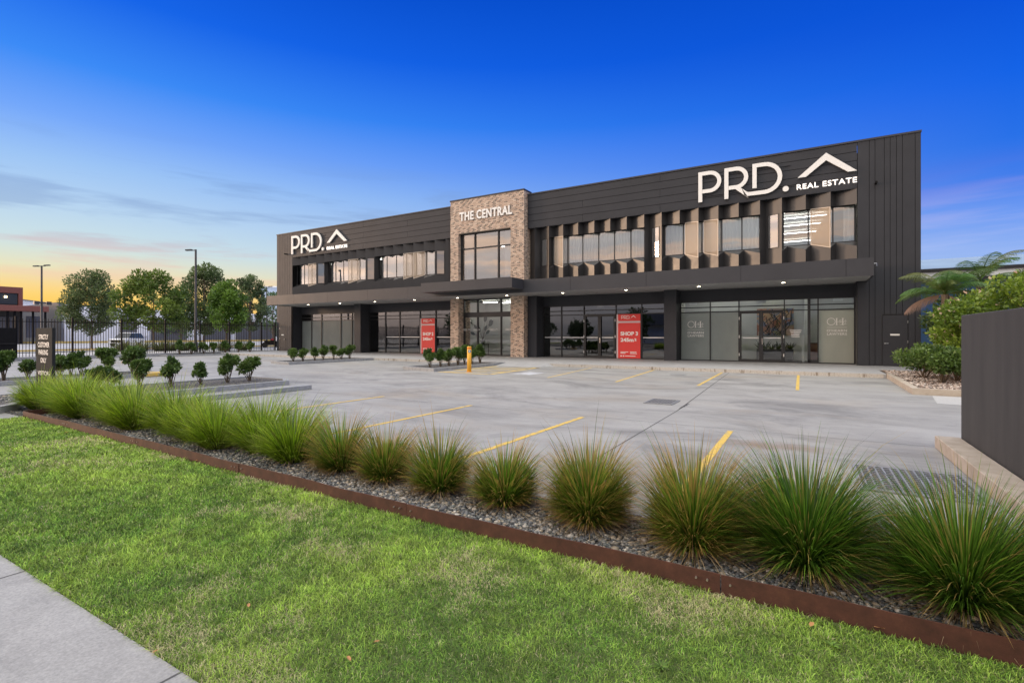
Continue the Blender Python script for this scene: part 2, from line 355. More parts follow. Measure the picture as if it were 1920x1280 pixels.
# abstract canvas
q = NT('canvas_colours'); vo = q.n('ShaderNodeTexVoronoi'); vo.inputs['Scale'].default_value = 5; vo.inputs['Randomness'].default_value = 1
nz = q.n('ShaderNodeTexNoise'); nz.inputs['Scale'].default_value = 1.7; q.l(q.coord(), nz.inputs[0]); q.l(nz.outputs[1], vo.inputs[0])
sc = q.n('ShaderNodeSeparateColor'); q.l(vo.outputs['Color'], sc.inputs[0])
q.col(q.ramp(sc.outputs[0], [(0, (.05, .03, .03)), (.2, (.35, .12, .06)), (.4, (.55, .40, .30)), (.6, (.15, .22, .10)), (.75, (.20, .22, .35)), (.9, (.60, .35, .10)), (1, (.10, .05, .04))]))

# ------------------------------------------------------------------ mesh helpers
class MB:
    def __init__(s): s.v = []; s.f = []
    def add(s, vs, fs):
        o = len(s.v); s.v += [tuple(p) for p in vs]; s.f += [tuple(i + o for i in f) for f in fs]; return s
    def box(s, x0, x1, y0, y1, z0, z1):
        if x0 > x1: x0, x1 = x1, x0
        if y0 > y1: y0, y1 = y1, y0
        if z0 > z1: z0, z1 = z1, z0
        return s.add([(x0, y0, z0), (x1, y0, z0), (x1, y1, z0), (x0, y1, z0), (x0, y0, z1), (x1, y0, z1), (x1, y1, z1), (x0, y1, z1)],
                     [(0, 3, 2, 1), (4, 5, 6, 7), (0, 1, 5, 4), (1, 2, 6, 5), (2, 3, 7, 6), (3, 0, 4, 7)])
    def quad(s, *p): return s.add(p, [tuple(range(len(p)))])
    def prism(s, poly, z0, z1):            # plan polygon (ccw) extruded in z
        n = len(poly); vs = [(x, y, z0) for x, y in poly] + [(x, y, z1) for x, y in poly]
        fs = [tuple(reversed(range(n))), tuple(range(n, 2 * n))] + [(i, (i + 1) % n, n + (i + 1) % n, n + i) for i in range(n)]
        return s.add(vs, fs)
    def slabxz(s, poly, y0, y1):           # polygon in XZ extruded in Y
        n = len(poly); vs = [(x, y0, z) for x, z in poly] + [(x, y1, z) for x, z in poly]
        fs = [tuple(range(n)), tuple(reversed(range(n, 2 * n)))] + [(i, n + i, n + (i + 1) % n, (i + 1) % n) for i in range(n)]
        return s.add(vs, fs)
    def slabyz(s, poly, x0, x1):
        n = len(poly); vs = [(x0, y, z) for y, z in poly] + [(x1, y, z) for y, z in poly]
        fs = [tuple(reversed(range(n))), tuple(range(n, 2 * n))] + [(i, (i + 1) % n, n + (i + 1) % n, n + i) for i in range(n)]
        return s.add(vs, fs)
    def tube(s, pts, rad, n=8, cap=True):
        pts = [Vector(p) for p in pts]; rings = []
        if not isinstance(rad, (list, tuple)): rad = [rad] * len(pts)
        o = len(s.v)
        for i, p in enumerate(pts):
            d = (pts[min(i + 1, len(pts) - 1)] - pts[max(i - 1, 0)]).normalized()
            a = d.orthogonal().normalized() if i == 0 else (a - d * a.dot(d)).normalized()
            b = d.cross(a)
            for k in range(n):
                t = 2 * math.pi * k / n; s.v.append(tuple(p + (a * math.cos(t) + b * math.sin(t)) * rad[i]))
        for i in range(len(pts) - 1):
            for k in range(n): s.f.append((o + i * n + k, o + i * n + (k + 1) % n, o + (i + 1) * n + (k + 1) % n, o + (i + 1) * n + k))
        if cap: s.f.append(tuple(o + k for k in reversed(range(n)))); s.f.append(tuple(o + (len(pts) - 1) * n + k for k in range(n)))
        return s
    def build(s, name, mat, parent=None, smooth=False, bevel=0):
        loc = WL.get(parent.name, (0, 0, 0)) if parent else (0, 0, 0)
        me = bpy.data.meshes.new(name)
        me.from_pydata([(x - loc[0], y - loc[1], z - loc[2]) for x, y, z in s.v], [], s.f); me.update()
        me.materials.append(MAT[mat])
        if smooth:
            for p in me.polygons: p.use_smooth = True
        ob = bpy.data.objects.new(name, me); COL.objects.link(ob)
        if parent: ob.parent = parent; WL[ob.name] = loc
        if bevel:
            m = ob.modifiers.new('b', 'BEVEL'); m.width = bevel; m.segments = 2; m.limit_method = 'ANGLE'
        return ob
WL = {}
def thing(name, label, cat, loc=(0, 0, 0), group=None):
    o = bpy.data.objects.new(name, None); COL.objects.link(o); o.location = loc; WL[o.name] = tuple(loc)
    o.empty_display_size = .2; o['label'] = label; o['category'] = cat
    if group: o['group'] = group
    return o
def tag(o, label, cat, group=None):
    o['label'] = label; o['category'] = cat
    if group: o['group'] = group
    return o
def struct(o): o['kind'] = 'structure'; return o
def dup(root, loc, rz=0, sc=1, label=None, group=None):
    r = root.copy(); COL.objects.link(r); r.location = loc; r.rotation_euler = (0, 0, rz)
    r.scale = (sc, sc, sc) if isinstance(sc, (int, float)) else sc
    if label: r['label'] = label
    if group: r['group'] = group
    for ch in list(root.children):
        c = ch.copy(); COL.objects.link(c); c.parent = r
        for g in list(ch.children):
            d = g.copy(); COL.objects.link(d); d.parent = c
    return r
def npmesh(name, V, F, mat, col=None, parent=None, smooth=False, k=None):
    """V Nx3 float, F MxK int (K corners each)"""
    me = bpy.data.meshes.new(name); V = np.asarray(V, np.float32); F = np.asarray(F, np.int32); k = F.shape[1]
    if parent is not None: V = V - np.array(WL.get(parent.name, (0, 0, 0)), np.float32)
    me.vertices.add(len(V)); me.vertices.foreach_set('co', V.ravel())
    me.loops.add(F.size); me.loops.foreach_set('vertex_index', F.ravel())
    me.polygons.add(len(F)); me.polygons.foreach_set('loop_start', np.arange(0, F.size, k, dtype=np.int32))
    if smooth: me.polygons.foreach_set('use_smooth', np.ones(len(F), bool))
    me.update(calc_edges=True)
    if col is not None:
        a = me.attributes.new('Col', 'FLOAT_COLOR', 'POINT'); c4 = np.ones((len(V), 4), np.float32); c4[:, :3] = col; a.data.foreach_set('color', c4.ravel())
    me.materials.append(MAT[mat]); ob = bpy.data.objects.new(name, me); COL.objects.link(ob)
    if parent is not None: ob.parent = parent; WL[ob.name] = WL.get(parent.name, (0, 0, 0))
    return ob
def textmesh(txt, bold=0.0, space=1.0):
    c = bpy.data.curves.new('t', 'FONT'); c.body = txt; c.offset = bold; c.space_character = space; c.resolution_u = 4
    o = bpy.data.objects.new('t', c); COL.objects.link(o)
    dg = bpy.context.evaluated_depsgraph_get(); me = bpy.data.meshes.new_from_object(o.evaluated_get(dg))
    vs = [tuple(p.co) for p in me.vertices]; fs = [tuple(p.vertices) for p in me.polygons]
    bpy.data.objects.remove(o); bpy.data.curves.remove(c); bpy.data.meshes.remove(me)
    return vs, fs
def lettering(mb, txt, x0, x1, z0, z1, y, bold=0.0, depth=0.0, space=1.0, skew=0):
    vs, fs = textmesh(txt, bold, space)
    ax, bx = min(v[0] for v in vs), max(v[0] for v in vs); az, bz = min(v[1] for v in vs), max(v[1] for v in vs)
    P = [(x0 + (v[0] - ax) / (bx - ax) * (x1 - x0), z0 + (v[1] - az) / (bz - az) * (z1 - z0)) for v in vs]
    mb.add([(x, y, z) for x, z in P], fs)
    if depth:
        n = len(P); ed = {}
        for f in fs:
            for i in range(len(f)):
                a, b = f[i], f[(i + 1) % len(f)]; ed[(a, b)] = 1
        bd = [(a, b) for a, b in ed if (b, a) not in ed]
        mb.add([(x, y, z) for x, z in P] + [(x, y + depth, z) for x, z in P], [(b, a, a + n, b + n) for a, b in bd])
def ribbon(pts, w):
    """closed outline polygon quads for a polyline stroke (mitred)"""
    P = [Vector(p) for p in pts]; P = [p for i, p in enumerate(P) if i == 0 or (p - P[i - 1]).length > 1e-5]; l, r = [], []
    for i, p in enumerate(P):
        d0 = (p - P[i - 1]).normalized() if i else (P[1] - p).normalized()
        d1 = (P[i + 1] - p).normalized() if i < len(P) - 1 else d0
        n = Vector((-(d0 + d1).y, (d0 + d1).x)).normalized(); n0 = Vector((-d0.y, d0.x)); k = w / 2 / max(.3, n.dot(n0))
        l.append(p + n * k); r.append(p - n * k)
    return l, r
def stroke(mb, pts, w, y0, y1):
    l, r = ribbon(pts, w); n = len(l)
    vs = [(p.x, y0, p.y) for p in l] + [(p.x, y0, p.y) for p in r] + [(p.x, y1, p.y) for p in l] + [(p.x, y1, p.y) for p in r]
    fs = []
    for i in range(n - 1):
        fs += [(n + i, n + i + 1, i + 1, i), (i, i + 1, 2 * n + i + 1, 2 * n + i), (n + i + 1, n + i, 3 * n + i, 3 * n + i + 1)]
    fs += [(0, 2 * n, 3 * n, n), (n - 1, 2 * n - 1, 4 * n - 1, 3 * n - 1)]
    mb.add(vs, fs)
def arc(cx, cz, r, a0, a1, n=14): return [(cx + r * math.cos(R(a0 + (a1 - a0) * i / n)), cz + r * math.sin(R(a0 + (a1 - a0) * i / n))) for i in range(n + 1)]
def prd_logo(y0, y1, X, Z, sc):
    """the three letters, dot and chevron, as separate builders; X,Z = lower left corner, sc = scale of a 6.52 wide logo"""
    T = lambda pts: [(X + (a + 4.70) * sc, Z + (b - 8.02) * sc) for a, b in pts]
    w = .18 * sc; out = []
    p = MB(); stroke(p, T([(-4.6, 8.02), (-4.6, 9.41)] + arc(-4.16, 8.97, .44, 90, -90) + [(-4.5, 8.53)]), w, y0, y1); out.append(p)
    p = MB(); stroke(p, T([(-3.4, 8.02), (-3.4, 9.41)] + arc(-2.97, 8.97, .44, 90, -90) + [(-3.3, 8.53)]), w, y0, y1)
    stroke(p, T([(-2.97, 8.53), (-2.58, 8.19)] + arc(-2.40, 8.38, .26, 226, 270, 5) + [(-2.25, 8.12)]), w, y0 - .002, y1); out.append(p)
    p = MB(); stroke(p, T([(-2.40, 8.12), (-1.755, 8.12)] + arc(-1.755, 8.765, .645, -90, 90) + [(-2.17, 9.41), (-2.17, 8.36)]), w, y0, y1); out.append(p)
    p = MB(); p.slabxz(T(arc(-.88, 8.14, .125, 0, 342, 19)), y0, y1); out.append(p)
    p = MB(); p.slabxz(T([(-.41, 8.56), (-.08, 8.56), (.69, 9.17), (.69, 9.50)]), y0, y1); p.slabxz(T([(.69, 9.50), (.69, 9.17), (1.50, 8.53), (1.82, 8.53)]), y0, y1); out.append(p)
    return out
rng = np.random.default_rng(7)
def EY(x): return np.interp(x, [-13.5, -11.87, -9.92, -7.51, -5.08, -2.7, 4], [3.27, 3.25, 3.21, 3.14, 3.06, 3.0, 3.02])

# ================================================================== THE SETTING
g = MB(); g.quad((-1500, -1500, -.06), (1500, -1500, -.06), (1500, 1500, -.06), (-1500, 1500, -.06)); struct(g.build('ground', 'far_ground'))
YB = 3.92                                  # back edge of the pebble bed
lot = MB(); lot.prism([(-11.9, YB), (2.3, YB), (2.3, 15.6), (14, 15.6), (14, 15.5), (14, -1), (1.42, -1), (1.42, YB)][:2] + [(14, YB), (14, 21.1), (-37.9, 21.1), (-37.9, -3), (-11.95, -3), (-11.95, YB)], -.05, 0)
struct(lot.build('parking_lot', 'lot_concrete'))
p = MB(); p.prism([(-11.93, -.62), (30, -.62), (30, 1.14), (-11.93, 1.14)], -.05, .004)
struct(p.build('footpath', 'path_concrete'))
j = MB()
for i in range(-4, 6): x = -2.32 + 1.82 * i; j.box(x - .006, x + .006, -.62, 1.14, .0045, .0052)
struct(j.build('footpath_joints', 'joint_dark'))
p = MB(); p.add([(-11.93, 1.14, 0), (14, 1.14, 0), (14, 3.03, 0), (-2.7, 3.01, 0), (-5.08, 3.07, 0), (-7.51, 3.15, 0), (-9.92, 3.22, 0), (-11.93, 3.26, 0)], [(0, 1, 2, 3, 4, 5, 6, 7)]); p.quad((-11.93, -6, .0), (30, -6, .0), (30, -.62, .0), (-11.93, -.62, .0)); struct(p.build('lawn_ground', 'lawn_soil'))
p = MB(); p.prism([(-80, -15), (80, -15), (80, -6), (-80, -6)], -.05, -.02); struct(p.build('road', 'asphalt'))
p = MB(); p.prism([(-13.4, 3.28), (-11.87, 3.27), (-9.92, 3.23), (-7.51, 3.16), (-5.08, 3.08), (-2.7, 3.02), (1.4, 3.03), (1.4, YB), (-2.7, YB), (-5, YB + .06), (-8, YB + .15), (-13.4, YB + .27)], -.05, .018); struct(p.build('pebble_bed', 'pebble_bed_ground'))
# front pavement of the building with its kerb, and a ramp
p = MB(); p.prism([(-37.3, 21.0), (2.28, 21.0), (2.28, 23.5), (4.3, 23.5), (4.3, 27.2), (-38.3, 27.2), (-38.3, 21.6)], 0.001, .14); struct(p.build('pavement', 'slab_concrete', bevel=.012))
p = MB(); p.box(-37.0, -23.8, 20.985, 20.999, .0, .125); p.box(-21.6, -14.7, 20.985, 20.999, .0, .125); p.box(-10.4, 2.2, 20.985, 20.999, .0, .125); struct(p.build('pavement_kerb_face', 'striped_kerb'))
p = MB(); p.add([(-12.66, 19.9, .003), (-10.4, 19.9, .003), (-10.4, 20.98, .139), (-12.66, 20.98, .139), (-10.1, 20.98, .0), (-10.4, 20.98, .003)], [(0, 1, 2, 3), (1, 4, 2)]); struct(p.build('kerb_ramp', 'slab_concrete'))
# control joints and the crack in the lot
j = MB()
def jl(x0, y0, x1, y1, w=.012):
    d = Vector((x1 - x0, y1 - y0)); n = Vector((-d.y, d.x)).normalized() * w / 2
    j.quad((x0 - n.x, y0 - n.y, .0025), (x0 + n.x, y0 + n.y, .0025), (x1 + n.x, y1 + n.y, .0025), (x1 - n.x, y1 - n.y, .0025))
jl(-2.14, 3.95, -2.16, 9.9, .016); jl(-2.16, 9.9, -2.42, 16, .02); jl(-2.42, 16, -2.62, 20.98, .016); jl(1.41, 8.38, -11.4, 8.46, .009); jl(-8.6, 3.95, -8.6, 20.98, .008); jl(-2.3, 14.3, 2.2, 14.25, .008); jl(-12.7, 14.3, -2.3, 14.3, .008)
jl(-16.5, 9.8, -16.5, 20.9, .01); jl(-37, 14.3, -14.8, 14.3, .01)
random.seed(3)
for i in range(14):
    y = 10.2 + i * .06; jl(-2.17 + random.uniform(-.02, .02), y, -2.18 + random.uniform(-.03, .03), y + .07, .03)
struct(j.build('concrete_joints', 'joint_dark'))
# painted parking lines
for k, (x0, y0, x1, y1, m) in enumerate([(-1.01, 4.3, -1.01, 8.22, 0), (-3.52, 4.0, -3.43, 8.3, 0), (-6.03, 4.0, -5.98, 8.5, 0), (-8.75, 4.2, -8.64, 8.7, 0),
        (-.24, 15.2, -.30, 20.9, 0), (-2.72, 15.1, -2.86, 20.9, 0), (-5.12, 15.0, -5.5, 20.9, 0), (-7.62, 15.3, -8.25, 20.9, 1)]):
    j = MB(); w = .042; j.quad((x0 - w, y0, .004), (x0 + w, y0, .004), (x1 + w, y1, .004), (x1 - w, y1, .004)); struct(j.build('parking_line', ['yellow_paint', 'worn_yellow_paint'][m]))
j = MB()
for (x0, y0, x1, y1) in [(-12.5, 15.55, -10.1, 15.55), (-10.1, 15.55, -10.3, 19.8), (-12.5, 16.6, -12.5, 20.5)] + [(-12.4, 15.7 + i * .95, -10.25, 16.9 + i * .95) for i in range(4)]:
    d = Vector((x1 - x0, y1 - y0)); n = Vector((-d.y, d.x)).normalized() * .11
    j.quad((x0 - n.x, y0 - n.y, .004), (x1 - n.x, y1 - n.y, .004), (x1 + n.x, y1 + n.y, .004), (x0 + n.x, y0 + n.y, .004))
struct(j.build('hatched_zone_marking', 'worn_yellow_paint'))
j = MB(); j.prism([(-9.6, 16.1), (-8.7, 16.0), (-8.6, 17.3), (-9.5, 17.5)], .003, .004); struct(j.build('worn_bay_marking', 'worn_white_paint'))
j = MB(); j.quad((2.35, 13.7, .003), (4.6, 13.4, .003), (4.6, 15.45, .003), (2.55, 15.4, .003)); struct(j.build('pale_concrete_patch', 'pale_patch_concrete'))
# kerbs
def kerbring(name, pts, w, z, mat='kerb_concrete', closed=True):
    """kerb along a polyline, w wide to the left of the direction of travel"""
    k = MB(); n = len(pts); P = [Vector(p) for p in pts]; L_ = []
    for i in range(n):
        a = P[i - 1] if (i or closed) else P[i] - (P[1] - P[0]); b = P[(i + 1) % n] if (i < n - 1 or closed) else P[i] + (P[i] - P[i - 1])
        d0 = (P[i] - a).normalized(); d1 = (b - P[i]).normalized(); m = (d0 + d1).normalized(); nn = Vector((-m.y, m.x)); s_ = w / max(.4, nn.dot(Vector((-d0.y, d0.x))))
        L_.append(P[i] + nn * s_)
    for i in range(n if closed else n - 1):
        a, b = P[i], P[(i + 1) % n]; c, d = L_[(i + 1) % n], L_[i]
        k.add([(a.x, a.y, 0), (b.x, b.y, 0), (c.x, c.y, 0), (d.x, d.y, 0), (a.x, a.y, z), (b.x, b.y, z), (c.x, c.y, z), (d.x, d.y, z)], [(4, 5, 6, 7), (0, 1, 5, 4), (2, 3, 7, 6), (1, 2, 6, 5), (3, 0, 4, 7)])
    return struct(k.build(name, mat))
def bed(name, pts, z, mat='pebble_bed_ground'):
    k = MB(); k.prism(pts, -.03, z); return struct(k.build(name, mat))
def island(pts, z=.13): kerbring('kerb', pts, .15, z); bed('planting_bed', [(x * .997 + sum(p[0] for p in pts) / len(pts) * .003, y * .997 + sum(p[1] for p in pts) / len(pts) * .003) for x, y in pts], z - .035)
island([(-14.7, 15.9), (-12.72, 15.5), (-12.72, 20.97), (-14.7, 20.97)])
island([(-23.7, 15.9), (-21.7, 15.5), (-21.7, 20.97), (-23.7, 20.97)])
island([(-15.6, 5.0), (-13.0, 5.0), (-13.0, 9.3), (-13.7, 9.75), (-15.6, 9.75)])
island([(-21.6, 4.6), (-19.75, 4.6), (-19.6, 9.0), (-20.0, 9.3), (-21.6, 9.3)])
j = MB(); j.box(-20.3, -19.62, 8.7, 9.25, .1305, .134); j.box(-19.60, -19.585, 8.5, 9.0, .02, .13); struct(j.build('painted_kerb_end', 'yellow_paint'))
nose = [(-15.6, -1), (-12.75, -1), (-12.72, 3.0), (-13.1, 3.5), (-13.8, 3.9), (-14.4, 4.15), (-15.0, 4.75), (-15.6, 4.75)]
kerbring('kerb', nose, .15, .13, 'slab_concrete'); bed('planting_bed', [(x - .02 if x > -15 else x + .02, y - .02) for x, y in nose], .10)
j = MB(); j.prism([(-11.62, 4.6), (-11.42, 4.6), (-11.42, 8.85), (-11.62, 8.85)], .001, .12); struct(j.build('kerb', 'kerb_concrete', bevel=.01))
# right hand garden bed, kerb and plinth of the dark wall
kerbring('kerb', [(2.28, 20.98), (2.2, 15.55), (12, 15.55)], .15, .15, 'tan_kerb', False)
bed('garden_bed', [(2.3, 15.65), (14, 15.65), (14, 40), (4.05, 40), (4.05, 23.48), (2.35, 23.48), (2.35, 21.0)], .11, 'bark_gravel_ground')
j = MB(); j.prism([(1.41, 3.2), (1.66, 3.2), (1.66, 8.36), (1.41, 8.36)], .001, .155); struct(j.build('kerb', 'tan_kerb', bevel=.008))
# beyond the fence
j = MB(); j.prism([(-38.6, -3), (-37.9, -3), (-37.9, 21.6), (-38.3, 21.6), (-38.3, 26.3), (-38.6, 26.3)], 0, .20); struct(j.build('fence_kerb', 'kerb_concrete'))
kerbring('kerb', [(-37.88, 17.2), (-36.9, 17.2), (-36.6, 21.0)], .15, .12, 'kerb_concrete', False); bed('planting_bed', [(-37.9, 17.3), (-36.95, 17.3), (-36.7, 21), (-37.9, 21)], .1)
j = MB(); j.quad((-260, -80, -.03), (-39, -80, -.03), (-39, 200, -.03), (-260, 200, -.03)); struct(j.build('neighbour_yard', 'yard_concrete'))
j = MB(); j.quad((-44.5, -40, -.02), (-38.7, -40, -.02), (-38.7, 120, -.02), (-44.5, 120, -.02)); struct(j.build('verge', 'verge_grass'))
j = MB(); j.box(-113.5, -113, -20, 90, 0, .35); j.box(-60.3, -60, 10, 90, -.02, .12); struct(j.build('yellow_kerb', 'timber_kerb_yellow'))

# ================================================================== THE BUILDING
YF, YI, YG = 26.3, 26.68, 27.2
XL, XR = -38.4, 4.0
ZC0, ZC1 = 3.74, 4.44
ZB0, ZB1 = 7.82, 9.83
B = thing('commercial_building', 'long two storey charcoal clad commercial building with brick entrance tower', 'building', (-17, 26.3, 0))
TX0, TX1, TY = -19.85, -14.43, 25.88
# shell
w = MB(); w.box(XL + .02, XL + .3, YF + .06, 40, 0, 9.6); w.box(XR - .3, XR - .02, YF + .06, 40, 0, 9.6); w.box(XL + .3, XR - .3, 39.7, 40, 0, 9.6); w.build('wall', 'charcoal_cladding', B)
w = MB(); w.box(XL + .3, XR - .3, YF + .3, 39.7, 9.2, 9.4); w.build('roof', 'galvanised', B)
w = MB(); w.box(XL + .3, XR - .3, YG + .08, 39.7, 3.76, 4.3)
w.build('floor_slab', 'pale_interior', B)
w = MB(); w.box(XL + .3, XR - .3, 38.5, 38.6, 4.3, 7.75); w.box(XL + .3, XR - .3, YI + .2, 38.5, 7.62, 7.72)
for x in (-27.0, -20.3, -14.2, -6.0): w.box(x, x + .1, YI + .5, 38.5, 4.3, 7.62)
w.build('upper_interior_wall', 'pale_interior', B)
# end walls with vertical seams
def seamwall(edges, name, skip=None):
    c = MB(); bk = MB(); bk.box(edges[0], edges[-1], YF + .03, YF + .06, .15, ZB1)
    for a, b in zip(edges, edges[1:]):
        z0 = .15
        if skip and a >= skip[0] - .02 and b <= skip[1] + .02: z0 = skip[2]
        elif skip and a < skip[1] and b > skip[0]:
            a2, b2 = (a, skip[0]) if a < skip[0] else (skip[1], b)
            c.box(a2 + .009 * (a2 == a), b2 - .009 * (b2 == b), YF, YF + .03, .15, skip[2]); z0 = skip[2]
        c.box(a + .009, b - .009, YF, YF + .03, z0 + (.001 if z0 > .2 else 0), ZB1 - .01)
    bk.build('cladding_backing', 'dark_backing', B); c.build(name, 'charcoal_cladding', B)
seamwall([1.84, 2.26, 2.46, 2.78, 2.98, 3.19, 3.39, 3.81, 4.0], 'vertical_cladding', (2.70, 3.58, 2.32))
seamwall([-38.4, -38.05, -37.85, -37.6, -37.4, -37.2, -37.0, -36.7, -36.36], 'vertical_cladding', (-38.05, -37.2, 2.28))
def service_door(x0, x1, z1, hinge_right, knob):
    d = MB(); d.box(x0 + .02, x1 - .02, YF - .012, YF + .028, .15, z1 - .02); o = d.build('door', 'charcoal_cladding', B)
    h = MB(); hx_ = x0 + .1 if hinge_right else x1 - .1; h.tube([(hx_, YF - .02, 1.1), (hx_, YF - .07, 1.1)], .028, 10); s_ = .12 if hinge_right else -.12; h.tube([(hx_, YF - .065, 1.1), (hx_ + s_, YF - .065, 1.1)], .011, 8); h.build('handle', 'metal_light', o)
    h = MB(); hx_ = x1 - .012 if hinge_right else x0 + .012
    for z in (.35, 1.12, 1.95): h = MB(); h.box(hx_ - .012, hx_ + .012, YF - .022, YF - .002, z, z + .1); h.build('hinge', 'metal_light', o)
    h = MB(); xm = (x0 + x1) / 2; h.box(xm - .16, xm + .16, YF - .018, YF - .013, 1.43, 1.50); h.build('door_plate', 'white_board', o)
    h = MB(); h.box(x0 - .015, x0 + .012, YF - .006, YF + .02, .15, z1 + .0); h.box(x1 - .012, x1 + .015, YF - .006, YF + .02, .15, z1); h.box(x0 - .015, x1 + .015, YF - .006, YF + .02, z1 + .001, z1 + .025); h.build('door_frame', 'frame_metal', B)
service_door(2.70, 3.58, 2.31, True, 1); service_door(-38.02, -37.2, 2.27, False, 1)
# horizontal fascia boards
def fascia(x0, x1, joints):
    c = MB(); bk = MB(); bk.box(x0, x1, YF + .03, YF + .06, ZB0 + .01, ZB1); n = 5; h = (ZB1 - ZB0 - .06) / n
    for i in range(n):
        js = [x0] + [q_ for q_ in joints[i % len(joints)] if x0 < q_ < x1] + [x1]
        for a, b in zip(js, js[1:]): c.box(a + (.006 if a > x0 else 0), b - (.006 if b < x1 else 0), YF, YF + .03, ZB0 + i * h + .012, ZB0 + (i + 1) * h - .012)
    bk.build('cladding_backing', 'dark_backing', B); c.build('fascia_cladding', 'charcoal_cladding', B)
    u = MB(); u.box(x0, x1, YF + .001, YI + .3, ZB0 - .03, ZB0 + .007); u.build('fascia_soffit', 'charcoal_cladding', B)
fascia(TX1 + .02, 1.825, [(-10.9, -6.6), (-4.6,), (-10.9, -6.6), (-4.6,), (-6.6,)])
fascia(-36.345, TX0 - .02, [(-28.2,), (-31.6, -23.9), (-28.2,), (-31.6, -23.9), (-28.2,)])
c = MB(); c.box(TX1 + .02, XR + .02, YF - .03, YF + .5, ZB1 - .045, ZB1 + .035); c.box(XL - .02, TX0 - .02, YF - .03, YF + .5, ZB1 - .045, ZB1 + .035)
c.box(XR - .25, XR + .02, YF + .5, 40, ZB1 - .04, ZB1 + .03); c.box(XL - .02, XL + .25, YF + .5, 40, ZB1 - .04, ZB1 + .03); c.build('parapet_cap', 'fascia_metal', B)
# pleated window band
RR = [-14.4, -13.92, -13.01, -12.1, -11.17, -10.21, -9.29, -8.37, -7.43, -6.52, -5.62, -4.71, -3.78, -2.87, -1.95, -1.04, -.09, .86, 1.82]
RT = ['P', 'P', 'S', 'G', 'W', 'W', 'W', 'W', 'W', 'S', 'W', 'G', 'G', 'W', 'W', 'S', 'W', 'G', 'W']
RT = RT[:len(RR) - 1]; RT = ['P', 'S', 'G', 'W', 'W', 'W', 'W', 'W', 'S', 'W', 'G', 'G', 'W', 'W', 'S', 'W', 'G', 'W']
LL = [-36.36, -35.31, -34.39, -33.42, -32.48, -31.57, -30.7, -29.8, -28.92, -27.97, -27.04, -26.15, -25.23, -24.28, -23.36, -22.44, -21.49, -20.57, -19.87]
LT = ['W', 'W', 'G', 'S', 'W', 'W', 'W', 'G', 'W', 'S', 'W', 'W', 'W', 'G', 'G', 'W', 'S', 'P']
ZL0, ZL1, ZU0, ZU1 = 5.31, 5.56, 7.12, 7.20     # sill outer/inner, head outer/inner
RET = .2
PL = MB(); WALL = MB()
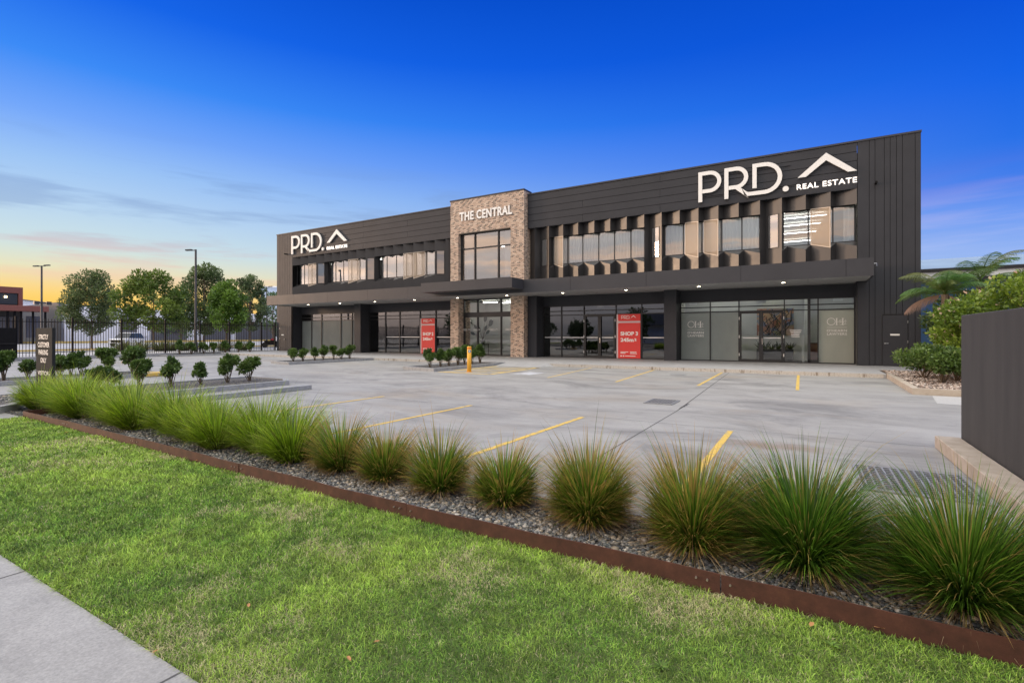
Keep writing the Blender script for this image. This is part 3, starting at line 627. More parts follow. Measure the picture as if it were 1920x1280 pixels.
def pleats(ridges, types, mirror):
    n = len(types)
    for i, t in enumerate(types):
        a, b = ridges[i], ridges[i + 1]
        if not mirror: va = a + RET; wide = ((va, YI), (b, YF)); ret = ((a, YF), (va, YI))
        else: va = b - RET; wide = ((a, YF), (va, YI)); ret = ((va, YI), (b, YF))
        def zlo(p): return ZL0 if p[1] == YF else ZL1
        def zhi(p): return ZU0 if p[1] == YF else ZU1
        if t in 'PS':
            for p, q_ in (wide, ret): PL.quad((*p, 4.3), (*q_, 4.3), (*q_, ZB0 + .004), (*p, ZB0 + .004))
            WALL.box(a, b, YI + .04, YI + .14, 4.3, ZB0)
            for x, nb in ((a, types[i - 1] if i else 'P'), (b, types[i + 1] if i < n - 1 else 'P')):
                if nb in 'WG': PL.quad((x, YF, ZL0 - .05), (x, YI + .1, ZL0 - .05), (x, YI + .1, ZU1 + .05), (x, YF, ZU0 + .05))
        else:
            for p, q_ in (wide, ret):
                PL.quad((*p, 4.3), (*q_, 4.3), (*q_, zlo(q_)), (*p, zlo(p))); PL.quad((*p, zhi(p)), (*q_, zhi(q_)), (*q_, ZB0 + .004), (*p, ZB0 + .004))
            for z0, z1 in ((ZL0, ZL1), (ZU0, ZU1)):
                PL.quad((a, YF, z0), (va, YI, z1), (a, YI, z1)); PL.quad((va, YI, z1), (b, YF, z0), (b, YI, z1)); PL.quad((a, YI, z1), (b, YI, z1), (b, YI + .06, z1), (a, YI + .06, z1))
            WALL.box(a, b, YI + .04, YI + .14, 4.3, ZL1 - .002); WALL.box(a, b, YI + .04, YI + .14, ZU1 + .002, ZB0)
        if t == 'G':
            (x0, y0), (x1, y1) = wide; d = Vector((x1 - x0, y1 - y0)).normalized(); nn = Vector((d.y, -d.x)) * .02
            def P_(u, z, off): return (x0 + d.x * u + nn.x * off, y0 + d.y * u + nn.y * off, z)
            ln = math.hypot(x1 - x0, y1 - y0); zo = (zlo(wide[0]) , zlo(wide[1])); zt = (zhi(wide[0]), zhi(wide[1]))
            s_ = thing_part_screen(P_, ln, zo, zt)
        if t == 'S':
            (x0, y0), (x1, y1) = wide; d = Vector((x1 - x0, y1 - y0)).normalized(); nn = Vector((d.y, -d.x))
            ln = math.hypot(x1 - x0, y1 - y0)
            def P_(u, z, off): return (x0 + d.x * u + nn.x * off, y0 + d.y * u + nn.y * off, z)
            u0, u1 = (.12, ln - .14); f = MB()
            for (ua, ub, za, zb) in ((u0, u0 + .04, 5.5, 7.1), (u1 - .04, u1, 5.5, 7.1), (u0 + .04, u1 - .04, 5.5, 5.54), (u0 + .04, u1 - .04, 7.06, 7.1)):
                f.add([P_(ua, za, .0), P_(ub, za, .0), P_(ub, zb, .0), P_(ua, zb, .0), P_(ua, za, .02), P_(ub, za, .02), P_(ub, zb, .02), P_(ua, zb, .02)], [(4, 5, 6, 7), (0, 1, 5, 4), (1, 2, 6, 5), (2, 3, 7, 6), (3, 0, 4, 7)])
            fo = f.build('window', 'frame_metal', B)
            b_ = MB(); b_.quad(P_(u0 + .04, 5.54, .004), P_(u1 - .04, 5.54, .004), P_(u1 - .04, 7.06, .004), P_(u0 + .04, 7.06, .004)); b_.build('blind', 'curtain', fo)
            g_ = MB(); g_.quad(P_(u0 + .04, 5.54, .012), P_(u1 - .04, 5.54, .012), P_(u1 - .04, 7.06, .012), P_(u0 + .04, 7.06, .012)); g_.build('pane', 'upper_glass', fo)
    # windows behind, grouped
    i = 0
    while i < n:
        if types[i] in 'WG':
            k = i
            while k < n and types[k] in 'WG': k += 1
            xs = [ridges[m] for m in range(i, k + 1)]
            x0, x1 = xs[0] + .03, xs[-1] - .03; f = MB(); y0, y1 = YI + .045, YI + .10
            f.box(x0 - .03, x0 + .04, y0, y1, ZL1, ZU1); f.box(x1 - .04, x1 + .03, y0, y1, ZL1, ZU1); f.box(x0 + .04, x1 - .04, y0, y1, ZL1, ZL1 + .05); f.box(x0 + .04, x1 - .04, y0, y1, ZU1 - .05, ZU1)
            vx = [(m + (RET if not mirror else -RET)) for m in xs[1:-1]]; vx = [m - (.1 if not mirror else -.1) for m in vx]
            for m in vx: f.box(m - .028, m + .028, y0, y1, ZL1 + .05, ZU1 - .05)
            fo = f.build('window', 'frame_metal', B)
            edges = [x0 + .04] + vx + [x1 - .04]
            for a, b in zip(edges, edges[1:]):
                g_ = MB(); g_.quad((a, y0 + .02, ZL1 + .05), (b, y0 + .02, ZL1 + .05), (b, y0 + .02, ZU1 - .05), (a, y0 + .02, ZU1 - .05)); g_.build('pane', 'upper_glass', fo)
            # sheer curtains
            lit = (not mirror) and i >= 9
            cu = MB(); cx0, cx1 = x0, x1
            if not mirror and i == 14: cx0 = x1 - .42
            m_ = int((cx1 - cx0) / .035); pts = [(cx0 + (cx1 - cx0) * q_ / m_, YI + .30 + .035 * math.sin(q_ * 1.3) + .012 * math.sin(q_ * .37)) for q_ in range(m_ + 1)]
            for p, q_ in zip(pts, pts[1:]): cu.quad((*p, ZL1 - .2), (*q_, ZL1 - .2), (*q_, ZU1 + .1), (*p, ZU1 + .1))
            cu.build('curtain', 'curtain', fo)
            i = k
        else: i += 1
def thing_part_screen(P_, ln, zo, zt):
    f = MB(); w_ = .035
    def zb(u): return zo[0] + (zo[1] - zo[0]) * u / ln
    def zt_(u): return zt[0] + (zt[1] - zt[0]) * u / ln
    o0, o1 = -.5, 1.0
    def seg(pa):
        f.add([P_(u, z, o0) for u, z in pa] + [P_(u, z, o1) for u, z in pa], [(4, 5, 6, 7), (0, 1, 5, 4), (1, 2, 6, 5), (2, 3, 7, 6), (3, 0, 4, 7), (3, 2, 1, 0)])
    seg([(0.0, zb(0)), (w_, zb(w_)), (w_, zt_(w_)), (0.0, zt_(0))]); seg([(ln - w_, zb(ln - w_)), (ln, zb(ln)), (ln, zt_(ln)), (ln - w_, zt_(ln - w_))])
    seg([(w_, zb(w_)), (ln - w_, zb(ln - w_)), (ln - w_, zb(ln - w_) + w_), (w_, zb(w_) + w_)]); seg([(w_, zt_(w_) - w_), (ln - w_, zt_(ln - w_) - w_), (ln - w_, zt_(ln - w_)), (w_, zt_(w_))])
    fo = f.build('sunscreen', 'screen_edge', B)
    m = MB(); m.quad(P_(w_, zb(w_) + w_, .3), P_(ln - w_, zb(ln - w_) + w_, .3), P_(ln - w_, zt_(ln - w_) - w_, .3), P_(w_, zt_(w_) - w_, .3)); m.build('perforated_sheet', 'perforated_screen', fo)
pleats([-14.40] + RR[2:], RT[:0] + ['P'] + RT[1:] if False else RT[:len(RR) - 2], False) if False else None
pleats(RR[1:], RT[1:], False)
PL.quad((-14.43, YI, 4.3), (-13.92, YF, 4.3), (-13.92, YF, ZB0), (-14.43, YI, ZB0))
PL.build('pleated_cladding', 'pleat_metal', B); WALL.build('upper_wall', 'dark_backing', B); PL = MB(); WALL = MB()
pleats(LL, LT, True)
PL.build('pleated_cladding', 'pleat_metal', B); WALL.build('upper_wall', 'dark_backing', B)
# office lights seen through the right hand windows
for k in range(5):
    l = MB(); y = (28.0, 29.6, 31.6, 34.0, 37.0)[k]; l.box(-1.5 - k * .3, 1.0 - k * .2, y, y + .07, 7.45, 7.48); l.build('tube_or_fill_light', 'tube_glow', B)
for xa in (-12.6, -10.4, -8.6, -5.5, -3.9, -2.2): l = MB(); l.box(xa, xa + 1.2, 28.5, 28.6, 7.52, 7.57); l.build('tube_or_fill_light', 'tube_glow', B)  # unseen tubes, added to brighten the curtains from behind
for xa in (-35.5, -30, -24, -18.2): l = MB(); l.box(xa, xa + 1.5, 29.5, 29.6, 7.52, 7.57); l.build('tube_or_fill_light', 'tube_glow', B)  # more added fill tubes, for the left windows and the tower
# brick tower
t = MB(); WX0, WX1, WZ0, WZ1 = -19.22, -15.35, 4.9, 7.9; YD = 26.75
t.box(TX0, WX0, TY, YD, 4.0, 10.0); t.box(WX1, TX1, TY, YD, 4.0, 10.0); t.box(WX0, WX1, TY, YD, WZ1, 10.0); t.box(WX0, WX1, TY, YD, 4.0, WZ0)
t.box(TX0, WX0, TY + .0, YD + .45, .14, 4.0); t.box(WX1, TX1, TY, YD + .45, .14, 4.0)
t.build('brick_tower', 'mixed_brick', B)
t = MB(); t.box(TX0 - .03, TX1 + .03, TY - .03, YD + .05, 10.0, 10.08); t.build('tower_cap', 'frame_metal', B)
def glazing(name, x0, x1, y, z0, z1, mull, trans, glassmats='shop_glass', fw=.05, d=.1, parent=None):
    """framed glazing at plane y: outer frame, mullions, transoms; panes as sub-parts"""
    f = MB(); f.box(x0, x0 + fw, y - d / 2, y + d / 2, z0, z1); f.box(x1 - fw, x1, y - d / 2, y + d / 2, z0, z1)
    f.box(x0 + fw, x1 - fw, y - d / 2, y + d / 2, z1 - fw, z1); f.box(x0 + fw, x1 - fw, y - d / 2, y + d / 2, z0, z0 + fw)
    for m in mull: f.box(m - fw / 2, m + fw / 2, y - d / 2 - .003, y + d / 2, z0 + fw, z1 - fw)
    for q_ in trans: f.box(x0 + fw, x1 - fw, y - d / 2 + .006, y + d / 2 - .01, q_ - fw / 2, q_ + fw / 2)
    fo = f.build(name, 'frame_metal', parent or B)
    xs = [x0 + fw] + list(mull) + [x1 - fw]; zs = [z0 + fw] + list(trans) + [z1 - fw]
    for i, (a, b) in enumerate(zip(xs, xs[1:])):
        for k_, (c_, e_) in enumerate(zip(zs, zs[1:])):
            gm = glassmats if isinstance(glassmats, str) else glassmats.get((i, k_), glassmats['d'])
            g_ = MB(); g_.quad((a, y + .01, c_), (b, y + .01, c_), (b, y + .01, e_), (a, y + .01, e_)); g_.build('pane', gm, fo)
    return fo
glazing('tower_window', WX0, WX1, 26.2, WZ0, WZ1, [-18.13, -16.38], [6.93], 'upper_glass', .07, .14)
c = MB(); m_ = 30
for (a, b) in ((-16.2, -15.5), (-19.1, -18.6)):
    pts = [(a + (b - a) * q_ / m_, 26.6 + .04 * math.sin(q_ * 1.3)) for q_ in range(m_ + 1)]
    for p_, q_ in zip(pts, pts[1:]): c.quad((*p_, 4.8), (*q_, 4.8), (*q_, 7.9), (*p_, 7.9))
c.build('curtain', 'curtain', B)
glazing('entrance_glazing', WX0, WX1, 26.5, .14, 3.74, [-18.13, -16.38], [2.62, 2.86], 'clear_glass', .07, .14)
d = MB(); d.box(WX0 + .07, WX1 - .07, 26.44, 26.6, 2.65, 2.83); d.build('door_operator', 'frame_metal', B)
# canopy
CF = 23.7
c = MB(); x0, x1 = -35.85, 2.19
for a, b in zip([x0, -32.6, -28.9, -25.0, -21.5, -17.5, -13.26, -10.5, -6.6, -2.5, x1 - .9], [-32.6, -28.9, -25.0, -21.5, -17.5, -13.26, -10.5, -6.6, -2.5, x1 - .9, x1]): c.box(a + .006, b - .006, CF, CF + .03, ZC0, ZC1)
c.box(x0, x0 + .03, CF + .031, YF - .02, ZC0, ZC1); c.box(x1 - .03, x1, CF + .031, YF - .02, ZC0, ZC1); c.build('canopy_fascia', 'fascia_metal', B)
c = MB(); c.box(x0 + .031, x1 - .031, CF + .031, YF + .3, ZC1 - .08, ZC1 - .02); c.box(x0 + .02, x1 - .02, CF + .0305, CF + .036, ZC0 + .004, ZC1 - .09); c.build('canopy_roof', 'fascia_metal', B)
c = MB(); sx = [x0 + .031, -33, -30, -27, -24, -21, -18, -15, -12, -9.6, -7.2, -4.8, -2.4, 0, x1 - .031]
for a, b in zip(sx, sx[1:]):
    c.box(a + .004, b - .004, CF + .037, 25.0, ZC0 + .03, ZC0 + .045); c.box(a + .004, b - .004, 25.008, YF - .03 if b > XL else YF, ZC0 + .03, ZC0 + .045)
c.box(-36.3, 1.8, YF - .02, YG - .05, ZC0 + .031, ZC0 + .046); c.build('soffit', 'soffit_board', B)
c = MB(); c.box(x0 + .05, x1 - .05, CF + .05, YG + .06, ZC0 + .047, ZC0 + .06); c.build('soffit_backing', 'dark_backing', B)
c = MB(); c.box(-19.4, -13.26, 22.5, CF - .004, 3.92, 4.46); c.build('entrance_canopy_box', 'fascia_metal', B)
LIGHTX = [PY(500 + v_ / 5.333, 25.0) for v_ in (405, 722, 1072, 1465)] + [PY(780 + v_ / 3.557, 25.0) for v_ in (270, 600, 973)] + [PY(980 + 770 / 4, 25.0)] + [PY(1240 + v_ / 3.84, 25.0) for v_ in (267, 878)]
for x in LIGHTX:
    l = MB(); l.tube([(x, 25.1, ZC0 + .012), (x, 25.1, ZC0 + .028)], .085, 14); lo = l.build('downlight', 'white_board', B)
    l = MB(); l.tube([(x, 25.1, ZC0 + .004), (x, 25.1, ZC0 + .0115)], .06, 12); l.build('lens', 'lamp_glow', lo)
# ground floor piers, header and shopfronts
for (a, b, y1) in ((-6.40, -5.78, YG), (-29.15, -28.50, YG), (TX1 + .02, -13.81, YG)):
    c = MB(); c.box(a, b, YF, y1 + .1, .14, ZC0 + .028); c.build('column', 'charcoal_cladding', B)
for a, b, y in ((-36.5, -36.36, YF), (1.83, 1.84, YF + .07)): c = MB(); c.box(a, b, y, YG + .1, .14, ZC0 + .028); c.build('return_wall', 'charcoal_cladding', B)
for (a, b) in ((-36.36, -29.15), (-28.5, TX0 - .01), (-13.81, -6.40), (-5.78, 1.83)):
    c = MB(); c.box(a, b, YG - .03, YG + .12, 3.18, ZC0 + .02); c.build('header_panel', 'charcoal_cladding', B)
glazing('shopfront', -36.36, -29.16, YG, .14, 3.175, [-35.09, -33.87, -31.61, -30.35], [2.62, 2.86], {'d': 'shop_glass', (0, 0): 'frosted_film', (1, 0): 'frosted_film', (2, 0): 'frosted_film', (3, 0): 'frosted_film', (4, 0): 'frosted_film'})
glazing('shopfront', -28.49, TX0 - .02, YG, .14, 3.175, [-26.84, -25.43, -23.52, -22.1], [2.62, 2.86])
glazing('shopfront', -13.8, -6.41, YG, .14, 3.175, [-12.6, -11.17, -9.26, -7.81], [2.62, 2.86])
glazing('shopfront', -5.77, 1.82, YG, .14, 3.175, [-4.29, -2.95, -.97, .02, .40], [2.62, 2.86], {'d': 'clear_glass', (0, 0): 'frosted_film', (1, 0): 'frosted_film', (5, 0): 'frosted_film_painted_glow'})
c = MB(); c.box(.0, .40, YG - .065, YG + .065, .19, .3); c.box(-.02, .10, YG - .065, YG + .065, .14, 3.12); c.build('door_jamb', 'frame_metal', B)
def double_door(x0, x1):
    xm = (x0 + x1) / 2
    for s_, a, b in ((0, x0, xm - .004), (1, xm + .004, x1)):
        f = MB(); y0, y1 = YG - .085, YG - .056; w_ = .085
        f.box(a, a + w_, y0, y1, .15, 2.6); f.box(b - w_, b, y0, y1, .15, 2.6); f.box(a + w_, b - w_, y0, y1, .15, .27); f.box(a + w_, b - w_, y0, y1, 2.5, 2.6)
        o = f.build('door', 'frame_metal', B)
        h = MB(); hx_ = a - .02 if s_ == 0 else b + .02
        for z in (.42, 1.3, 2.2): h = MB(); h.tube([(hx_, y0 - .012, z), (hx_, y0 - .012, z + .14)], .02, 8); h.build('hinge', 'window_strip', o)
        if s_: h = MB(); h.tube([(a + .05, y0 - .05, 1.0), (a + .05, y0 - .05, 1.3)], .014, 8); h.tube([(a + .05, y0 - .05, 1.05), (a + .05, y0, 1.05)], .01, 6); h.tube([(a + .05, y0 - .05, 1.25), (a + .05, y0, 1.25)], .01, 6); h.build('handle', 'metal_light', o)
double_door(-11.13, -9.30); double_door(-2.91, -1.01)
st = MB()
for a, b in ((-13.74, -12.64), (-12.56, -11.2), (-11.04, -10.3), (-10.12, -9.38), (-7.76, -6.46), (-26.8, -25.47), (-25.4, -23.56), (-22.06, TX0 - .1), (-2.8, -2.05), (-1.88, -1.1)):
    st.box(a + .02, b - .02, YG - .002, YG + .006, 1.285, 1.335)
st.build('safety_strip', 'window_strip', B)
# interiors of the ground floor
w = MB(); w.box(XL + .3, XR - .3, YG + .12, 39.7, .10, .139); w.build('interior_floor', 'interior_floor', B)
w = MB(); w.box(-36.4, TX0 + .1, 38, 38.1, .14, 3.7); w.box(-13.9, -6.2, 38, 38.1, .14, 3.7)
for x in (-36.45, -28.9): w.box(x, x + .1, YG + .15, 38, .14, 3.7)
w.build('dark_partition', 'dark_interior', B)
w = MB(); w.box(-19.85, -19.75, YG + .3, 34, .14, 3.7); w.box(-14.35, -14.25, YG + .15, 34, .14, 3.7); w.box(-19.75, -14.35, 29.8, 29.9, .14, 3.7); w.box(-6.15, -6.05, YG + .15, 34, .14, 3.7); w.box(-6.05, .1, 30.0, 30.1, .14, 3.7); w.box(.1, 1.95, 31.2, 31.3, .14, 3.7); w.box(1.95, 2.05, YG + .15, 34, .14, 3.7); w.box(-.25, -.15, YG + .3, 30, .14, 3.7)
w.build('pale_partition', 'pale_interior', B)
for x, y in ((-18.2, 28.0), (-16.4, 28.0), (-17.3, 28.9), (-4.6, 28.2), (-4, 29), (-2.6, 28.2), (-1.4, 28.9), (.9, 28.0), (.9, 28.5), (.9, 29.0)):
    l = MB(); l.box(x - .55, x + .55, y, y + .1, 3.60, 3.64); l.build('ceiling_light', 'tube_glow', B)
l = MB(); l.tube([(PY(1642, YF), YF, 7.9), (PY(1642, YF), YF - .25, 7.9)], .05, 8); l.build('wall_light', 'black_paint', B)
l = MB(); l.tube([(PY(539, YF), YF, 8.1), (PY(539, YF), YF - .3, 8.1)], .05, 8); l.build('wall_light', 'black_paint', B)
l = MB(); l.tube([(2.19, 24.6, 4.3), (2.35, 24.6, 4.3), (2.35, 24.6, 4.2)], .03, 8); l.build('overflow_spout', 'galvanised', B)

# ------------------------------------------------------------------ signs on the building
for X, lab in ((-4.70, 'large white PRD logo letters with roof chevron at the right end of the dark parapet'), (-36.33, 'white PRD logo letters with roof chevron at the far left end of the parapet')):
    sg = thing('wall_sign', lab, 'sign', (X, 26.2, 8.0), 'logo signs on the parapet')
    for nm, p_ in zip(['letter', 'letter', 'letter', 'dot', 'chevron'], prd_logo(26.17, 26.25, X, 8.02, 1.0)): p_.build(nm, 'white_letter', sg)
    m = MB(); lettering(m, 'REAL ESTATE', X + 4.26, X + 6.52, 8.035, 8.27, 26.2, .012, .04, 1.12); m.build('small_lettering', 'lit_letter', sg)
    m = MB(); m.box(X + .05, X + 6.4, 26.255, 26.29, 8.3, 8.33); m.box(X + .05, X + 4.0, 26.255, 26.29, 9.2, 9.23); m.build('sign_rail', 'charcoal_cladding', sg)
sg = thing('tower_sign', 'white THE CENTRAL letters across the top of the brick tower', 'sign', (-17, 25.8, 8.6))
m = MB(); lettering(m, 'THE CENTRAL', PY(862, 25.82), PY(960, 25.82), 8.66, 9.22, 25.80, .03, .05, 1.1); m.build('lettering', 'white_letter', sg)

def shop_poster(x0, x1, num, lab):
    y = YG - .075; z0, z1 = .17, 2.6
    sg = thing('window_poster', lab, 'sign', ((x0 + x1) / 2, y, z0), 'red leasing posters in the shopfronts')
    m = MB(); m.box(x0, x1, y - .02, y, z0, z1); m.build('poster_board', 'pink_grey_strip', sg)
    w_ = x1 - x0; r_ = .07 * w_; yy = y - .0235; zs = z1 - .38; zt = zs - .1; xa = x0 + .065 * w_
    def rounded(xa, xb, za, zb, corner):
        if corner == 'bl': return [(xb, za), (xb, zb), (xa, zb)] + [(xa + r_ - r_ * math.cos(R(a)), za + r_ - r_ * math.sin(R(a))) for a in range(0, 91, 15)]
        return [(xa, za), (xb, za), (xb, zb)] + [(xa + r_ - r_ * math.sin(R(a)), zb - r_ + r_ * math.cos(R(a))) for a in range(0, 91, 15)]
    m = MB(); m.slabxz(rounded(xa, x1, zs, z1, 'bl'), yy, y - .0205); m.slabxz(rounded(xa, x1, z0, zt, 'tl'), yy, y - .0205); m.build('red_field', 'red_panel', sg)
    m = MB(); sc = w_ * .62 / 6.52
    for p_ in prd_logo(yy - .003, yy - .001, x0 + .2 * w_, zs + .12, sc): m.add(p_.v, p_.f)
    m.build('poster_logo', 'white_letter', sg); m = MB()
    lettering(m, 'SHOP %d' % num, x0 + .17 * w_, x0 + .9 * w_, 1.42, 1.64, yy - .002, .04)
    m.build('shop_number', 'white_letter', sg); m = MB()
    lettering(m, '245m', x0 + .17 * w_, x0 + .72 * w_, 1.08, 1.29, yy - .002, .04); lettering(m, '2', x0 + .75 * w_, x0 + .84 * w_, 1.13, 1.27, yy - .002, .04)
    m.build('floor_area', 'white_letter', sg); m = MB()
    for a, b, z in ((.17, .50, .50), (.17, .38, .43), (.57, .84, .50), (.57, .86, .42), (.36, .80, .28)): m.box(x0 + a * w_, x0 + b * w_, yy - .003, yy - .001, z, z + .035)
    for a in (.17, .27): m.box(x0 + a * w_, x0 + (a + .055) * w_, yy - .003, yy - .001, .26, .33)
    m.build('poster_lettering', 'white_letter', sg)
shop_poster(-23.42, -22.14, 2, 'red SHOP 2 poster on the glass left of the brick tower')
shop_poster(-9.20, -7.86, 3, 'red SHOP 3 poster on the glass right of the brick tower')
def lawyer(x0, x1, zt, lab):
    y = YG - .004; o = MB(); w_ = x1 - x0; sc = w_
    stroke(o, [(a, b) for a, b in arc(x0 + .225 * w_, zt - .2 * w_, .2 * w_, 0, 360, 28)], .03 * w_, y - .002, y)
    for a in (.5, .80): stroke(o, [(x0 + a * w_, zt - .41 * w_), (x0 + a * w_, zt)], .05 * w_, y - .002, y); o.box(x0 + (a - .06) * w_, x0 + (a + .06) * w_, y - .0035, y - .0025, zt - .02 * w_, zt); o.box(x0 + (a - .06) * w_, x0 + (a + .06) * w_, y - .0035, y - .0025, zt - .41 * w_, zt - .39 * w_)
    o.box(x0 + .5 * w_, x0 + .8 * w_, y - .0037, y - .0027, zt - .215 * w_, zt - .195 * w_)
    stroke(o, [(x0 + .62 * w_, zt - .37 * w_), (x0 + .70 * w_, zt - .40 * w_), (x0 + .80 * w_, zt - .3 * w_), (x0 + .93 * w_, zt - .12 * w_), (x0 + .96 * w_, zt - .2 * w_), (x0 + .88 * w_, zt - .36 * w_), (x0 + .98 * w_, zt - .36 * w_)], .018 * w_, y - .0045, y - .004)
    stroke(o, [(x0 + .76 * w_, zt - .12 * w_), (x0 + .66 * w_, zt - .1 * w_), (x0 + .64 * w_, zt - .17 * w_), (x0 + .74 * w_, zt - .22 * w_), (x0 + .62 * w_, zt - .28 * w_)], .018 * w_, y - .0045, y - .004)
    o.box(x0, x1, y - .002, y, zt - .55 * w_, zt - .535 * w_)
    lettering(o, "O'HEARN", x0, x1, zt - .80 * w_, zt - .66 * w_, y - .001, .012, 0, 1.05); lettering(o, 'LAWYERS', x0 + .02 * w_, x1, zt - 1.0 * w_, zt - .86 * w_, y - .001, .012, 0, 1.05)
    ob = o.build('window_lettering', 'white_letter'); tag(ob, lab, 'lettering', 'law firm lettering on the glass'); return ob
YZ = YG - .004
lawyer(PY(1289, YZ), PY(1319.5, YZ), 2.16, "white O'HEARN LAWYERS lettering on the grey frosted pane beside the column")
lawyer(PY(1550, YZ), PY(1588, YZ), 2.22, "white O'HEARN LAWYERS lettering on the warm lit pane nearest the right corner")
o = MB()
for i, (a, b) in enumerate(((0, 1), (.05, .95), (.1, .85), (.12, .8), (.1, .85))): xx0, xx1 = PY(1481, YZ), PY(1503, YZ); o.box(xx0 + a * (xx1 - xx0), xx0 + b * (xx1 - xx0), YZ - .003, YZ - .001, 1.66 - i * .075, 1.69 - i * .075)
tag(o.build('contact_lettering', 'white_letter'), 'small white lines of contact details on the pane right of the lawyers door', 'lettering')
o = MB()
for cxp in (872, 893, 923, 953):
    X_ = PY(cxp - 5, 26.42)
    for p_ in prd_logo(26.425, 26.43, X_, 1.72, .62 / 6.52 if cxp != 893 else .5 / 6.52): o.add(p_.v, p_.f)
tag(o.build('entrance_lettering', 'white_letter'), 'row of small white PRD logos across the entrance glass', 'lettering')
for k, (px, py, lab) in enumerate([(1300, 569, 'above the left frosted lawyers pane'), (1428, 565, 'above the lawyers double door'), (1571, 561, 'above the warm lit lawyers pane'), (1126, 574, 'above the shop 3 double door'), (770.5, 583, 'left of the SHOP 2 poster'), (623, 590, 'at the top of the far left shopfront')]):
    x = PY(px, YG + .25); t_ = (YG + .25) / dr(px)[1]; z = H + (HY - py) / FPX * t_
    e_ = MB(); e_.box(x - .19, x + .19, YG + .2, YG + .26, z - .08, z + .08); o = e_.build('exit_sign', 'white_board'); tag(o, 'small white exit light box ' + lab, 'exit sign', 'exit boxes behind the shop glass')

# ------------------------------------------------------------------ things seen in the entrance and in the law office
pb = thing('planter_box', 'long black planter box of dark strappy plants behind the lawyers door', 'planter', (-1.3, 28.9, .14))
m = MB(); xa, xb = PY(1419, 28.9), PY(1488, 28.9); m.box(xa, xb, 28.7, 29.1, .14, .75); m.build('box', 'planter_black', pb, bevel=.02)
def strap_plant(cx, cy, cz, n, ln, wd, seed, spread=1.1, col=(.02, .05, .015)):
    r = np.random.default_rng(seed); return blades(n, ln, wd, r, base_r=.05, th0=.1, th1=spread, droop=.7, segs=4, c0=col, c1=col, tip=col, tipf=0, origin=(cx, cy, cz))
def blades(n, ln, wd, r, base_r=.1, th0=0, th1=1.0, droop=.8, segs=4, c0=(.03, .08, .01), c1=(.08, .16, .02), tip=(.35, .2, .08), tipf=.3, lean=(0, 0), origin=(0, 0, 0), dead=0.0, deadc=(.36, .27, .16), pw=.75, sr=.82):
    ph = r.uniform(0, 2 * np.pi, n); rad = base_r * np.sqrt(r.uniform(0, 1, n)); th = th0 + (th1 - th0) * r.uniform(0, 1, n) ** pw
    L_ = ln * (.66 + .38 * r.uniform(0, 1, n) ** .7) * (1 - (1 - sr) * np.clip(th / max(th1, .01), 0, 1)); dr_ = droop * r.uniform(.35, 1.3, n)
    L_ = L_ * np.where(r.uniform(0, 1, n) < .03, 1.22, 1); isd = r.uniform(0, 1, n) < dead; th = np.where(isd, r.uniform(.9, 1.5, n), th); L_ = np.where(isd, L_ * .7, L_)
    p = np.stack([rad * np.cos(ph), rad * np.sin(ph), np.zeros(n)], 1); tw = ph + r.normal(0, .5, n)
    side = np.stack([-np.sin(tw), np.cos(tw), np.zeros(n)], 1); V = np.zeros((n, 2 * segs + 1, 3)); t_ = np.zeros((n, 2 * segs + 1))
    ws = [1.0, 1.0, .85, .6, .35, .2]
    for k in range(segs + 1):
        if k < segs:
            w_ = (wd * ws[min(k, 5)] / 2) * r.uniform(.8, 1.2, n)
            V[:, 2 * k] = p - side * w_[:, None]; V[:, 2 * k + 1] = p + side * w_[:, None]; t_[:, 2 * k] = t_[:, 2 * k + 1] = k / segs
        else: V[:, 2 * k] = p; t_[:, 2 * k] = 1
        th_ = np.minimum(th + dr_ * ((k + .5) / segs) ** 1.3, 2.6)
        d = np.stack([np.sin(th_) * np.cos(ph) + lean[0] * (.3 + k / segs), np.sin(th_) * np.sin(ph) + lean[1] * (.3 + k / segs), np.cos(th_)], 1); d /= np.linalg.norm(d, axis=1)[:, None]
        p = p + d * (L_ / segs)[:, None]; p[:, 2] = np.maximum(p[:, 2], .012)
    nv = 2 * segs + 1; F = []
    for k in range(segs - 1): F += [(2 * k, 2 * k + 1, 2 * k + 3), (2 * k, 2 * k + 3, 2 * k + 2)]
    F.append((2 * segs - 2, 2 * segs - 1, 2 * segs)); F = np.array(F)
    FF = (F[None] + (np.arange(n) * nv)[:, None, None]).reshape(-1, 3)
    u = r.uniform(0, 1, n)[:, None, None]; c = np.array(c0)[None, None] * (1 - u) + np.array(c1)[None, None] * u; c = c * (.45 + 1.15 * r.uniform(0, 1, n) ** 1.3)[:, None, None]
    ht = (r.uniform(0, 1, n) < tipf)[:, None]; tt = np.clip((t_ - .56) / .36, 0, 1) * ht; c = c * (1 - tt[..., None]) + np.array(tip)[None, None] * tt[..., None]
    dd = np.where(isd, 1.0, 0)[:, None, None]; c = c * (1 - dd) + np.array(deadc)[None, None] * dd * r.uniform(.7, 1.2, n)[:, None, None]
    c = np.broadcast_to(c, V.shape)
    return V.reshape(-1, 3) + np.array(origin), FF, np.ascontiguousarray(c).reshape(-1, 3)
def joinparts(parts):
    o = 0; Vs, Fs, Cs = [], [], []
    for V, F, C in parts: Vs.append(V); Fs.append(F + o); Cs.append(C); o += len(V)
    return np.concatenate(Vs), np.concatenate(Fs), np.concatenate(Cs)
V, F, C = joinparts([strap_plant(xa + (xb - xa) * (k + .5) / 6, 28.9, .74, 26, .55, .05, 20 + k) for k in range(6)]); npmesh('leaves', V, F, 'leaf', C, pb)
pic = thing('painting', 'large colourful abstract canvas on the wall behind the lawyers door', 'painting', (-.8, 29.9, 1.2))
m = MB(); xa, xb = PY(1419, 29.9), PY(1488, 29.9); m.box(xa, xb, 29.93, 29.98, 1.42, 2.85); m.build('canvas', 'canvas_colours', pic)
